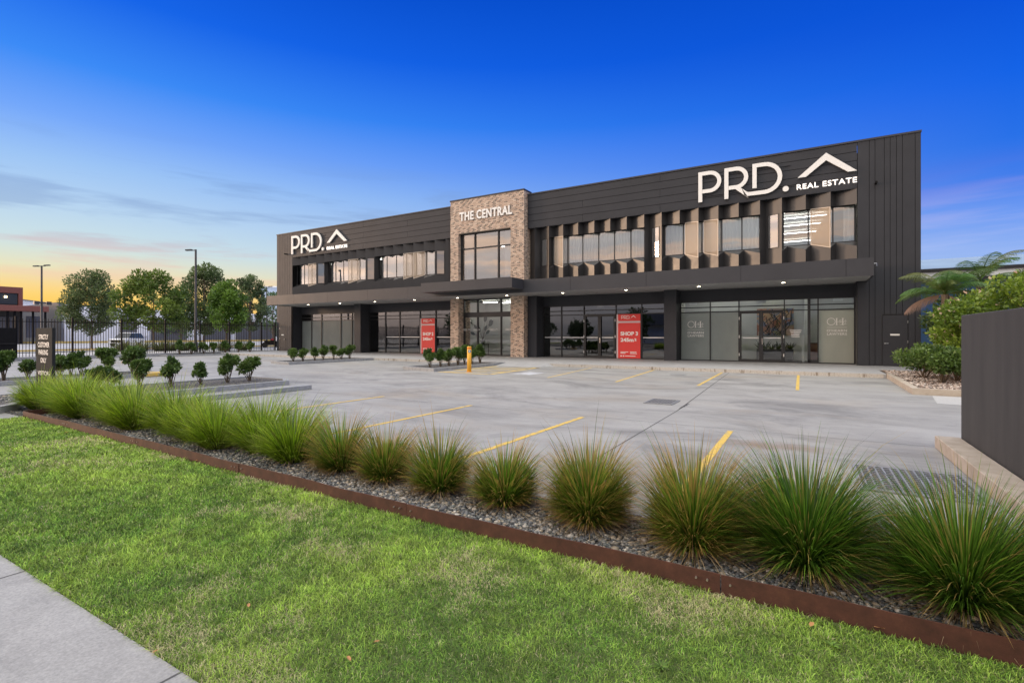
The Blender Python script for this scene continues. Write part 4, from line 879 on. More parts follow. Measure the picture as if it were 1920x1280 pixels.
m = MB(); r_ = random.Random(5)
for k in range(16):
    a = xa + (xb - xa) * r_.uniform(.3, .8); pts = [(a, 1.45)]
    for q_ in range(5): pts.append((max(xa + .03, min(xb - .03, pts[-1][0] + r_.uniform(-.25, .25))), min(2.82, pts[-1][1] + r_.uniform(.1, .35))))
    stroke(m, pts, .03, 29.922 - k * .0003, 29.9295)
m.build('dark_strokes', 'picture_frame', pic)
lp = thing('potted_plant', 'broad leaved potted plant on a stand inside the glass entrance', 'plant', (PY(905, 28), 28, .14))
X_ = PY(905, 28); m = MB(); m.box(X_ - .35, X_ + .35, 27.75, 28.25, .80, .86)
for sx_ in (-.32, .3):
    for sy_ in (27.78, 28.2): m.box(X_ + sx_, X_ + sx_ + .03, sy_, sy_ + .03, .14, .80)
m.build('stand', 'frame_metal', lp)
m = MB(); m.tube([(X_, 28, .86), (X_, 28, 1.12)], [.15, .19], 14); m.build('pot', 'planter_black', lp)
parts = []; r_ = np.random.default_rng(5)
st = MB()
for k, (ax, az, sz) in enumerate([(.18, 1.25, .55), (.62, .95, .5), (-.55, .75, .42), (-.75, .38, .4), (.5, .45, .4), (-.2, .6, .38), (.25, .65, .4), (.8, 1.15, .3), (-.95, 1.1, .25)]):
    top = Vector((X_ + ax * .8, 28 + r_.uniform(-.15, .15), 1.12 + az)); st.tube([(X_, 28, 1.1), ((X_ + top.x) / 2 - ax * .1, 28, 1.1 + az * .6), tuple(top)], .012, 5)
    d = Vector((ax, 0, az * .8)).normalized(); n_ = Vector((-d.z, 0, d.x)); vs = []
    for q_ in range(9):
        t_ = q_ / 8; wv = sz * .26 * math.sin(math.pi * min(1, t_ * .93 + .05)) ** .8; c_ = top + d * sz * (t_ - .1); vs += [c_ - n_ * wv + Vector((0, -.03, 0)), c_ + Vector((0, .02, 0)), c_ + n_ * wv + Vector((0, -.03, 0))]
    F_ = []
    for q_ in range(8):
        for s_ in (0, 1): a = 3 * q_ + s_; F_ += [(a, a + 1, a + 4), (a, a + 4, a + 3)]
    parts.append((np.array([tuple(v_) for v_ in vs]), np.array(F_), np.tile(np.array([[.02, .06, .035]]), (len(vs), 1))))
st.build('stem', 'stem_brown', lp); V, F, C = joinparts(parts); npmesh('leaves', V, F, 'leaf', C, lp)
# wooden hall stand / plant in the law office side room
cb_ = thing('side_cabinet', 'brown timber cabinet seen through the narrow lawyers pane', 'cabinet', (.9, 30.5, .14))
m = MB(); xq = PY(1526, 30.6); m.box(xq - .4, xq + .4, 30.4, 30.9, .14, 1.0); m.build('body', 'beam_brown', cb_, bevel=.02); m = MB(); m.box(xq - .43, xq + .43, 30.37, 30.93, 1.0, 1.05); m.build('top', 'stem_brown', cb_)

# red fire hose / extinguisher behind the entrance glass
fe = thing('fire_extinguisher', 'red fire extinguisher hanging inside the entrance left pane', 'extinguisher', (PY(874, 27.4), 27.4, 1.0))
X_ = PY(874, 27.4); m = MB(); m.tube([(X_, 27.4, .75), (X_, 27.4, .8), (X_, 27.4, 1.45), (X_, 27.4, 1.55), (X_, 27.4, 1.6)], [.1, .13, .13, .09, .04], 14); m.build('cylinder', 'person_red', fe, True)
m = MB(); m.tube([(X_, 27.4, 1.6), (X_, 27.4, 1.78), (X_ + .1, 27.4, 1.75)], [.045, .04, .02], 8); m.tube([(X_ + .05, 27.35, 1.7), (X_ + .17, 27.33, 1.5), (X_ + .16, 27.33, 1.0)], .018, 6); m.build('valve', 'black_paint', fe)

# ------------------------------------------------------------------ bollard, grates, edging, dark wall
bo = thing('bollard', 'yellow steel bollard with an orange cap at the planted island', 'bollard', (-11.5, 16.2, 0))
m = MB(); m.tube([(-11.5, 16.2, 0), (-11.5, 16.2, .95)], .085, 20); m.build('post', 'bollard_yellow', bo, True)
m = MB(); m.tube([(-11.5, 16.2, .951), (-11.5, 16.2, .985), (-11.5, 16.2, 1.0)], [.088, .086, .06], 20); m.build('cap', 'bollard_yellow', bo, True)
m = MB(); m.tube([(-11.5, 16.2, .91), (-11.5, 16.2, .945)], .0885, 20, False); m.build('reflective_band', 'bollard_orange', bo, True)
m = MB(); m.tube([(-11.5, 16.2, 0), (-11.5, 16.2, .012)], .13, 16); m.build('base_flange', 'bollard_yellow', bo)
m = MB(); fwd = Vector((11.5, -16.2)).normalized(); sd_ = Vector((-fwd.y, fwd.x))
def bpt(u, z, o_=.089): c_ = Vector((-11.5, 16.2)) + fwd * o_ + sd_ * (-u); return (c_.x, c_.y, z)
m.add([bpt(-.07, .76, .075), bpt(0, .76, .09), bpt(.045, .76, .088), bpt(.045, .87, .088), bpt(0, .87, .09), bpt(-.07, .87, .075)], [(0, 1, 4, 5), (1, 2, 3, 4)]); m.build('sticker', 'sticker_grey', bo)
m = MB(); m.add([bpt(-.035, .79, .093), bpt(.015, .79, .093), bpt(-.008, .85, .093)], [(0, 1, 2)]); m.build('sticker_mark', 'white_letter', bo)

def grate(x0, x1, y0, y1, nx, ny, lab):
    gt = thing('drain_grate', lab, 'drain grate', ((x0 + x1) / 2, (y0 + y1) / 2, 0))
    m = MB(); m.box(x0, x1, y0, y1, .0035, .0045); m.build('sump', 'black_paint', gt)
    m = MB(); m.box(x0, x0 + .03, y0, y1, .005, .02); m.box(x1 - .03, x1, y0, y1, .005, .02); m.box(x0 + .03, x1 - .03, y0, y0 + .03, .005, .02); m.box(x0 + .03, x1 - .03, y1 - .03, y1, .005, .02); m.build('frame', 'galvanised', gt)
    m = MB()
    for i in range(1, nx): x = x0 + (x1 - x0) * i / nx; m.box(x - .008, x + .008, y0 + .03, y1 - .03, .006, .018)
    for i in range(1, ny): y = y0 + (y1 - y0) * i / ny; m.box(x0 + .03, x1 - .03, y - .009, y + .009, .006, .0165)
    m.build('bars', 'galvanised', gt)
grate(.42, 1.36, 5.72, 6.75, 14, 13, 'large steel drain grate beside the plinth of the dark wall')
grate(-3.02, -2.42, 10.62, 11.42, 9, 7, 'small steel drain grate in the middle of the parking lot')
m = MB(); m.prism([(-4.36, 18.75), (-3.85, 18.75), (-3.85, 19.2), (-4.36, 19.2)], .003, .012); tag(m.build('access_cover', 'galvanised'), 'small grey access cover in the concrete before the pavement', 'cover')

ed = thing('lawn_edging', 'long rusted steel edging strip between lawn and pebbles', 'edging', (-4, 3.04, 0))
jx = [-11.9, -9.93, -7.52, -5.10, -2.74, -.42, 1.9, 4.2]; r_ = random.Random(4)
for k, (a, b) in enumerate(zip(jx, jx[1:])):
    m = MB(); n_ = 6; h_ = .115
    off = [.0 + r_.uniform(-.008, .008) for _ in range(n_ + 1)]
    for i in range(n_):
        xa, xb = a + (b - a) * i / n_ + (.003 if i == 0 else 0), a + (b - a) * (i + 1) / n_ - (.003 if i == n_ - 1 else 0)
        ya, yb = float(EY(xa)) + off[i], float(EY(xb)) + off[i + 1]; za, zb = h_ + off[i] * .3, h_ + off[i + 1] * .3
        m.add([(xa, ya, -.02), (xb, yb, -.02), (xb, yb, zb), (xa, ya, za), (xa, ya + .008, -.02), (xb, yb + .008, -.02), (xb, yb + .008, zb), (xa, ya + .008, za)], [(0, 1, 2, 3), (3, 2, 6, 7), (5, 4, 7, 6)] + ([(4, 0, 3, 7)] if i == 0 else []))
    o = m.build('edging_length', 'rusted_steel', ed)
    if k: m = MB(); [m.tube([(a + dx_, float(EY(a + dx_)) + .002, z_), (a + dx_, float(EY(a + dx_)) - .011, z_)], .006, 8) for dx_ in (-.13, -.07, .05) for z_ in (.07,)]; m.build('bolts', 'screw_head', o)
m = MB(); m.box(-11.9, -11.892, 3.26, 4.1, -.02, .115); m.build('edging_return', 'rusted_steel', ed)

m = MB(); m.box(1.67, 1.92, 2.2, 8.37, .0, 1.70); o = m.build('rendered_wall', 'dark_render', bevel=.012); tag(o, 'dark grey rendered freestanding wall at the right edge of the lot', 'wall')

# ------------------------------------------------------------------ customer parking sign
ms = thing('pylon_sign', 'dark grey upright sign reading STRICTLY CUSTOMER PARKING ONLY', 'sign', (-14.9, 4.45, .1))
m = MB(); m.box(-15.30, -14.37, 4.40, 4.46, .1, 1.61); m.build('panel', 'sign_paint', ms, bevel=.006)
m = MB()
def tw_px(y): return H + (HY - y) / FPX * 11.2
for txt, a, b, y0, y1 in (('STRICTLY', .19, .77, 627, 636), ('CUSTOMER', .13, .84, 641.5, 651), ('PARKING', .18, .76, 656, 665.5), ('ONLY', .30, .66, 671, 680.5), ('VISITORS', .13, .86, 696, 704)):
    lettering(m, txt, -15.30 + a * .93, -15.30 + b * .93, tw_px(y1), tw_px(y0), 4.396, .008)
m.build('lettering', 'white_letter', ms)

# ------------------------------------------------------------------ fence
def Yat(px, X=-38.5): return PX(px, X)
def picket_fence(name, ys, lab, X=-38.5, z0=.2, z1=2.42):
    fz = thing(name, lab, 'fence', (X, ys[0], 0))
    for y in ys:
        m = MB(); m.box(X - .045, X + .045, y - .045, y + .045, .0, z1 + .1); m.build('post', 'black_paint', fz)
    for a, b in zip(ys, ys[1:]):
        m = MB(); m.box(X - .02, X + .02, a + .046, b - .046, z1 - .22, z1 - .18); m.box(X - .02, X + .02, a + .046, b - .046, z0 + .22, z0 + .26)
        n_ = max(2, int((b - a) / .135))
        for i in range(1, n_):
            y = a + (b - a) * i / n_; m.box(X - .0125, X + .0125, y - .0125, y + .0125, z0, z1 - .06); m.add([(X - .0125, y - .0125, z1 - .06), (X + .0125, y - .0125, z1 - .06), (X + .0125, y + .0125, z1 - .06), (X - .0125, y + .0125, z1 - .06), (X, y, z1)], [(0, 1, 4), (1, 2, 4), (2, 3, 4), (3, 0, 4)])
        m.build('fence_panel', 'black_paint', fz)
picket_fence('palisade_fence', [4.0, 6.6, Yat(30), Yat(136), Yat(228), Yat(310), Yat(375), Yat(430), Yat(490), 26.2], 'tall black picket fence along the left side of the lot')
be = thing('bin_enclosure', 'solid black gate screen in front of the fence at the left edge', 'screen', (-37.9, 9.5, 0))
m = MB(); m.box(-38.3, -38.1, 7.2, Yat(25), .2, 1.85); m.build('panel', 'black_paint', be, bevel=.01); m = MB(); m.box(-38.09, -38.05, 7.2, Yat(25), .95, 1.0); m.build('rail', 'dark_backing', be)
# fence right rear, between garden and blue shed
fz = thing('slat_fence', 'dark slatted fence behind the shrubs on the right', 'fence', (6, 22.4, .1))
m = MB()
for i in range(30): m.box(4.1 + i * .2, 4.28 + i * .2, 24.6, 24.63, .12, 1.75)
m.build('palings', 'black_paint', fz); m = MB(); m.box(4.1, 10.1, 24.63, 24.68, .5, .58); m.box(4.1, 10.1, 24.63, 24.68, 1.4, 1.48); m.build('rail', 'black_paint', fz)

# ------------------------------------------------------------------ foliage
def vnoise(P, s, seed):
    P = np.asarray(P) * s; r = np.random.default_rng(seed).uniform(0, 1, (64, 64)); i = np.floor(P).astype(int); f = P - i; f = f * f * (3 - 2 * f)
    g_ = lambda a, b: r[(i[:, 0] + a) % 64, (i[:, 1] + b) % 64]
    return (g_(0, 0) * (1 - f[:, 0]) + g_(1, 0) * f[:, 0]) * (1 - f[:, 1]) + (g_(0, 1) * (1 - f[:, 0]) + g_(1, 1) * f[:, 0]) * f[:, 1]
def leafcloud(cent, rad, n, size, r, c0, c1, flat=.7, outward=True, asp=.5):
    cent = np.asarray(cent, float); rad = np.asarray(rad, float); k = r.choice(len(cent), n, p=rad ** 2 / np.sum(rad ** 2))
    d = r.normal(size=(n, 3)); d /= np.linalg.norm(d, axis=1)[:, None]; rr = r.uniform(0, 1, n) ** .38
    p = cent[k] + d * (rad[k] * rr)[:, None] * np.array([1, 1, flat])
    ax = d * .8 + r.normal(size=(n, 3)) * .6 + np.array([0, 0, .25]); ax /= np.linalg.norm(ax, axis=1)[:, None]
    up = r.normal(size=(n, 3)) * .6 + np.array([0, 0, .9]) + d * .5; sd2 = np.cross(ax, up); sd2 /= np.maximum(np.linalg.norm(sd2, axis=1), 1e-4)[:, None]
    s = size * r.uniform(.6, 1.3, n)[:, None]; nn = np.cross(sd2, ax)
    V = np.stack([p - ax * s * .1, p + ax * s * .42 + sd2 * s * asp * .5 + nn * s * .08, p + ax * s, p + ax * s * .42 - sd2 * s * asp * .5 + nn * s * .08], 1)
    F = np.arange(n * 4).reshape(n, 4)
    ck = r.uniform(.0, 1, len(cent))[k] * .6 + r.uniform(0, 1, n) * .4
    c = np.array(c0)[None] * (1 - ck[:, None]) + np.array(c1)[None] * ck[:, None]; c = c * r.uniform(.75, 1.25, n)[:, None]
    return V.reshape(-1, 3), F, np.repeat(c, 4, axis=0)

def make_shrub(seed, h=.62, w_=.52, n=1500, leaf=.075, c0=(.035, .080, .018), c1=(.15, .24, .05), tuft=False):
    r = np.random.default_rng(seed); R_ = random.Random(seed)
    root = thing('shrub', 'x', 'shrub', (0, 0, 0))
    st = MB(); cents = []; rads = []
    nl = 9 if not tuft else 16
    for k in range(nl):
        a = 2 * math.pi * k / nl * 2.4 + R_.uniform(-.4, .4); rr = w_ * .36 * (R_.uniform(.35, 1)); z = h * R_.uniform(.42, .84)
        if k == 0: rr, z = 0, h * .82
        c_ = (rr * math.cos(a), rr * math.sin(a), z); cents.append(c_); rads.append(w_ * R_.uniform(.14, .24))
        st.tube([(R_.uniform(-.03, .03), R_.uniform(-.03, .03), -.02), (c_[0] * .55, c_[1] * .55, z * .45), c_], [.011, .009, .005], 5)
    st.build('stem', 'stem_brown', root)
    V, F, C = leafcloud(cents, rads, n, leaf, r, c0, c1, .85, asp=.55); npmesh('foliage', V, F, 'leaf', C, root)
    return root
protos = [make_shrub(11), make_shrub(12, .66, .48), make_shrub(13, .56, .55), make_shrub(14, .62, .46, 1300), make_shrub(15, .70, .5, 1700)]
used = set()
def place_shrub(k, loc, rz, sc, label, group):
    pr = protos[k]
    if k not in used:
        used.add(k); pr.location = loc; pr.rotation_euler = (0, 0, rz); pr.scale = (sc * .94, sc * .94, sc * 1.14); pr['label'] = label; pr['group'] = group; return
    dup(pr, loc, rz, (sc * rs.uniform(.82, 1.0), sc * rs.uniform(.82, 1.0), sc * rs.uniform(.95, 1.15)), label, group)
rs = random.Random(9)
ORD = ['first', 'second', 'third', 'fourth', 'fifth', 'sixth', 'seventh', 'eighth', 'ninth', 'tenth', 'eleventh', 'twelfth', 'thirteenth']
LK = ['dense rounded', 'upright', 'low spreading', 'open stemmed', 'tall bushy']
for i, px in enumerate((806, 826, 842, 859, 871, 884, 900)):
    k = (i * 2 + 1) % 5; s_ = rs.uniform(.95, 1.1) * (1.2 if i >= 5 else 1)
    place_shrub(k, (-13.7, PX(px, -13.7), .09), rs.uniform(0, 6), s_ * 1.12, '%s green shrub, %s from the left in the island behind the yellow bollard' % (LK[k], ORD[i]), 'shrubs in the island by the bollard')
for i, px in enumerate((549.7, 568, 590, 606, 625.6, 640, 655.6)):
    k = (i * 3 + 2) % 5; s_ = rs.uniform(.95, 1.1) * (1.15 if i == 6 else 1)
    place_shrub(k, (-22.7, PX(px, -22.7), .09), rs.uniform(0, 6), s_ * 1.15, '%s shrub, %s from left, far shopfront island' % (LK[k], ORD[i]), 'shrubs in the far island')
for i, (px, s_, x) in enumerate(((176, .85, -14.7), (203, 1.0, -14.5), (262, 1.05, -14.35), (320, 1.12, -14.3), (376, 1.0, -14.3), (427, 1.22, -14.3), (467, 1.2, -14.3))):
    k = (i * 2) % 5
    place_shrub(k, (x, PX(px, x), .09), rs.uniform(0, 6), s_, '%s green shrub, %s from the left in the nearer kerbed bed' % (LK[k], ORD[i]), 'shrubs in the nearer kerbed bed')
for i, (px, s_) in enumerate(((-14, 1.2), (7, 1.25), (52, 1.05), (112, 1.3), (133, 1.15), (153, 1.3), (203, 1.4), (248, 1.6))):
    k = (i * 3 + 1) % 5
    place_shrub(k, (-20.7, PX(px, -20.7), .09), rs.uniform(0, 6), s_ * .95, '%s green shrub, %s from the left in the farther kerbed bed' % (LK[k], ORD[i]), 'shrubs in the farther kerbed bed')
for i, px in enumerate((337, 359, 382, 401, 423, 447, 469)):
    k = (i * 2 + 3) % 5
    place_shrub(k, (-37.5, PX(px, -37.5), .09), rs.uniform(0, 6), rs.uniform(1.2, 1.5), '%s green shrub, %s from the left at the foot of the black fence' % (LK[k], ORD[i]), 'shrubs along the fence')
# big rounded shrubs of the right hand bed
for i, (px, y, h_, w_, sd_i) in enumerate(((1733, 19.9, .98, 1.5, 31), (1768, 18.1, .98, 1.35, 32), (1795, 19.0, .9, 1.3, 33))):
    s_ = make_shrub(sd_i, h_, w_, 5200, .085, (.045, .095, .018), (.16, .25, .05), True); s_.location = (PY(px, y), y, .1)
    s_['label'] = 'large rounded glossy shrub in the gravel bed, ' + ('beside the grey service door', 'in front of the slatted fence', 'half hidden by the dark rendered wall')[i]; s_['group'] = 'large shrubs in the gravel bed'

# strappy grass clumps
def clump(X, Y, h, wd, kind, label, seed):
    r = np.random.default_rng(seed); near = math.hypot(X, Y)
    Y += float(EY(X)) - 3.01
    n = int((3700 if near < 4 else 2100 if near < 6 else 1500) * (1.25 if kind == 'bright' else 1))
    bw = .0095 if near < 4.2 else .0105 if near < 8 else .014
    if kind == 'dark': pr = dict(c0=(.035, .11, .010), c1=(.16, .30, .030), tip=(.50, .32, .11), tipf=.25, dead=.06)
    elif kind == 'brown': pr = dict(c0=(.045, .13, .010), c1=(.20, .34, .030), tip=(.58, .32, .11), tipf=.72, dead=.08)
    else: pr = dict(c0=(.08, .18, .010), c1=(.38, .54, .032), tip=(.48, .48, .12), tipf=.3, dead=.02)
    th1 = .95 if kind != 'bright' else .88; ln = h * (1.10 if kind != 'bright' else 1.2); srr = (wd * .70) / ln
    ro = thing('grass_clump', label, 'grass clump', (X, Y, .015), 'strappy grass clumps along the lawn edging')
    V, F, C = blades(n, ln, bw, r, base_r=.11 if kind != 'bright' else .15, th0=0, th1=th1, droop=.85 if kind != 'bright' else .9, segs=5, lean=(r.normal(0, .07), r.normal(0, .05)) if kind != 'bright' else (.12 + r.normal(0, .06), .03), origin=(X, Y, .015), pw=.62, sr=srr, **pr)
    npmesh('blades', V, F, 'blade', C, ro)
    if kind != 'bright':
        m_ = int(90 if kind == 'dark' else 130)
        V, F, C = blades(m_, ln * .6, .004, r, base_r=.12, th0=1.1, th1=1.6, droop=.5, segs=4, c0=(.30, .22, .13), c1=(.45, .35, .22), tip=(.4, .3, .2), tipf=0, origin=(X, Y, .03)); npmesh('dry_straw', V, F, 'blade', C, ro)
CL = [(.70, 3.50, .70, .84, 'dark'), (-.02, 3.60, .76, .86, 'dark'), (-.66, 3.50, .66, .62, 'brown'), (-1.45, 3.58, .60, .58, 'brown'), (-2.22, 3.60, .50, .54, 'brown'), (-2.92, 3.60, .55, .50, 'brown'), (-3.60, 3.58, .54, .46, 'brown'), (-4.27, 3.58, .60, .46, 'brown')]
CL = [(a, b + (.0 if k_ == 'dark' else .06), h_ * (1.06 if k_ == 'dark' else 1.22), w_ * (.88 if k_ == 'dark' else .78), k_) for a, b, h_, w_, k_ in CL]
for i, c_ in enumerate(CL):
    nm = ['biggest dark green strappy clump at the right corner over the pebbles', 'dark green strappy clump in front of the large drain grate, second from the right', 'orange tipped strappy clump hiding the end of a yellow line, third from the right',
          'orange tipped strappy clump standing alone, fourth from the right', 'low orange tipped clump with dead straw at its right side, fifth from the right', 'narrow olive clump at the near end of a long yellow line, sixth from the right', 'smallest olive clump with tan base, seventh from the right', 'tall olive clump next to the bright green mass, eighth from the right'][i]
    clump(*c_, nm, 100 + i)
bx = [-5.05, -5.78, -6.48, -7.2, -7.95, -8.85, -9.55, -10.2, -10.9, -11.6, -12.3, -12.9]
for i, x in enumerate(bx):
    clump(x, 3.62 + .10 * math.sin(i * 2.1), .70 + .06 * math.sin(i * 1.7) + (.08 if i > 6 else .05), .62, 'bright', 'bright lime green leaning grass clump, %s from the right of the bright ones' % ORD[i], 200 + i)

# lawn: one sheet of short blades
def lawn():
    r = rng; n = 560000
    X = r.uniform(-11.9, 1.5, n); Y = 1.14 + (EY(X) - 1.145) * r.uniform(0, 1, n); d = np.hypot(X, Y)
    keep = r.uniform(0, 1, n) < np.clip((2.6 / d) ** .9, 0, 1); X, Y, d = X[keep], Y[keep], d[keep]; n = len(X)
    P2 = np.stack([X, Y], 1); a = vnoise(P2 + 40, 1.3, 1) * .6 + vnoise(P2 + 40, 4.5, 2) * .4; b = vnoise(P2 + 40, .8, 3) * .5 + vnoise(P2 + 40, 3.1, 4) * .5; f = vnoise(P2 + 40, 14, 6)
    dryp = np.exp(-(((X + 2.9) / 1.2) ** 2 + ((Y - 2.55) / .38) ** 2)) * .8 + np.exp(-(((X + .5) / .7) ** 2 + ((Y - 2.75) / .2) ** 2)) * .35 + np.exp(-(((Y - 3.03) / .06) ** 2)) * .35 + np.exp(-(((Y - 1.15) / .08) ** 2)) * .3
    dry = np.clip((b - .56) * 2.0 + dryp + (f - .6) * .6, 0, .85); isdry = r.uniform(0, 1, n) < dry + .05
    wf = np.clip(d / 3.0, .8, 3.2)
    ln = r.uniform(.018, .040, n) * (.75 + .7 * a) * np.clip(d / 3, 1, 1.35) * np.where(isdry, .8, 1); wd = .0033 * wf * r.uniform(.7, 1.3, n)
    ph = r.uniform(0, 2 * np.pi, n); th = r.uniform(.15, 1.25, n); tw = ph + np.pi / 2 + r.normal(0, .5, n)
    base = np.stack([X, Y, np.zeros(n)], 1); sd_ = np.stack([np.cos(tw), np.sin(tw), np.zeros(n)], 1) * wd[:, None] / 2
    d1 = np.stack([np.sin(th) * np.cos(ph), np.sin(th) * np.sin(ph), np.cos(th)], 1); th2 = np.minimum(th + .7, 1.75); d2 = np.stack([np.sin(th2) * np.cos(ph), np.sin(th2) * np.sin(ph), np.cos(th2)], 1)
    mid = base + d1 * (ln * .55)[:, None]; tip = mid + d2 * (ln * .5)[:, None]; tip[:, 2] = np.maximum(tip[:, 2], .002)
    V = np.stack([base - sd_, base + sd_, mid + sd_ * .8, tip, mid - sd_ * .8], 1).reshape(-1, 3)
    o = np.arange(n)[:, None] * 5; F = np.concatenate([o + np.array([[0, 1, 2]]), o + np.array([[0, 2, 4]]), o + np.array([[4, 2, 3]])])
    u = np.clip(a * .9 + r.uniform(-.35, .35, n), 0, 1)[:, None]; g_ = np.array([[.105, .24, .026]]) * (1 - u) + np.array([[.44, .60, .10]]) * u; g_ = g_ * (r.uniform(.35, 1.5, n) * np.clip(.62 + .76 * f, .6, 1.4))[:, None]
    dc = np.array([[.60, .55, .32]]) * r.uniform(.6, 1.15, n)[:, None]; c = np.where(isdry[:, None], dc, g_)
    ob = npmesh('lawn_grass', V, F, 'lawn_blade', np.repeat(c, 5, axis=0)); ob['kind'] = 'stuff'
lawn()
for i, (px, py, lab) in enumerate([(1560, 1215, 'flat rosette weed in the lawn near the lower right'), (860, 1010, 'small broad leaved weed in the lawn below the edging'), (330, 915, 'small weed tuft in the middle left of the lawn'), (1240, 1255, 'tiny weed tuft at the bottom of the lawn')]):
    x, y = G(px, py); r_ = np.random.default_rng(900 + i); V, F, C = blades(16, .045, .009, r_, .006, .8, 1.45, .5, 4, c0=(.10, .20, .03), c1=(.20, .34, .05), tip=(.2, .3, .1), tipf=.0, origin=(x, y, .006))
    o = npmesh('weed', V, F, 'lawn_blade', C); tag(o, lab, 'weed', 'weeds in the lawn')
# pebbles
def pebbles(name, X, Y, Z, size, r, pal, k2=None):
    ico = bpy.data.meshes.new('tmp'); import bmesh; bm = bmesh.new(); bmesh.ops.create_icosphere(bm, subdivisions=1, radius=1); v0 = np.array([v_.co[:] for v_ in bm.verts]); f0 = np.array([[v_.index for v_ in f_.verts] for f_ in bm.faces]); bm.free(); bpy.data.meshes.remove(ico)
    n = len(X); s = size * r.lognormal(0, .28, n); sc = np.stack([s * r.uniform(.8, 1.4, n), s * r.uniform(.6, 1, n), s * r.uniform(.4, .7, n)], 1)
    V = v0[None] * sc[:, None]; V = V * (1 + r.normal(0, .07, (n, len(v0), 1)))
    a = r.uniform(0, 2 * np.pi, n); ti = r.normal(0, .35, n)
    x, y, z = V[..., 0], V[..., 1], V[..., 2]; y2 = y * np.cos(ti)[:, None] - z * np.sin(ti)[:, None]; z2 = y * np.sin(ti)[:, None] + z * np.cos(ti)[:, None]
    x3 = x * np.cos(a)[:, None] - y2 * np.sin(a)[:, None]; y3 = x * np.sin(a)[:, None] + y2 * np.cos(a)[:, None]
    V = np.stack([x3 + X[:, None], y3 + Y[:, None], z2 + (Z + sc[:, 2] * .55)[:, None]], 2)
    F = (f0[None] + (np.arange(n) * len(v0))[:, None, None]).reshape(-1, 3); pal = np.array(pal); c = pal[r.choice(len(pal), n)] * r.uniform(.7, 1.3, n)[:, None]
    ob = npmesh(name, V.reshape(-1, 3), F, 'pebble_stone', np.repeat(c, len(v0), axis=0), smooth=True); ob['kind'] = 'stuff'; return ob
PAL = [(.075, .08, .09), (.10, .105, .115), (.13, .135, .14), (.17, .165, .16), (.22, .20, .17), (.30, .25, .19), (.055, .06, .065), (.40, .37, .33), (.12, .13, .125)]
n = 30000; X = -12.9 + 14.3 * rng.uniform(0, 1, n) ** .62; Y = EY(X) + rng.uniform(.03, .93, n); pebbles('pebbles', X, Y, .014 + .012 * vnoise(np.stack([X, Y], 1) + 30, 3, 8), .0125, rng, PAL)
n = 2500; X = rng.uniform(-15.5, -12.9, n); Y = rng.uniform(1.2, 4.5, n); k_ = (Y < 3.2) | (X < -13.9); pebbles('pebbles', X[k_], Y[k_], .1 + 0 * X[k_], .022, rng, PAL)
n = 5200; X = rng.uniform(2.4, 4.6, n); Y = rng.uniform(15.75, 23.4, n); pebbles('gravel_mulch', X, Y, .112 + 0 * X, .026, rng, [(.20, .14, .10), (.33, .25, .20), (.45, .37, .31), (.12, .08, .06), (.55, .48, .42)])
# fallen leaves on the lawn
for i, (px, py, s_, lab) in enumerate([(1649, 1178, .045, 'tan fallen leaf on the lawn near the right end of the edging'), (1522, 1172, .05, 'thin brown fallen leaf on the lawn below the edging bolts'), (466, 1136, .04, 'reddish brown curled leaf in the middle of the lawn'), (370, 864, .06, 'small orange leaf at the foot of the edging under the bright clumps'), (126, 811, .06, 'pale fallen leaf on the lawn by the left edging joint'), (984, 1018, .05, 'ochre fallen leaf leaning on the edging'), (292, 1222, .025, 'small yellow leaf on the path edge'), (654, 1236, .04, 'dark red leaf on the lawn near the bottom of the frame'), (707, 1204, .03, 'straw coloured leaf scrap on the lawn')]):
    x, y = G(px, py, .025); a = i * 1.3; c_, s2 = math.cos(a), math.sin(a); m = MB(); pts = [(-.5, 0, 0), (-.2, .2, .12), (.2, .17, .14), (.5, 0, .05), (.2, -.17, .16), (-.2, -.2, .1), (0, 0, .0)]
    m.add([(x + (p_[0] * c_ - p_[1] * s2) * s_, y + (p_[0] * s2 + p_[1] * c_) * s_, .03 + p_[2] * s_) for p_ in pts], [(0, 6, 1), (1, 6, 2), (2, 6, 3), (3, 6, 4), (4, 6, 5), (5, 6, 0)])
    tag(m.build('fallen_leaf', 'dry_leaf'), lab, 'leaf', 'fallen leaves')

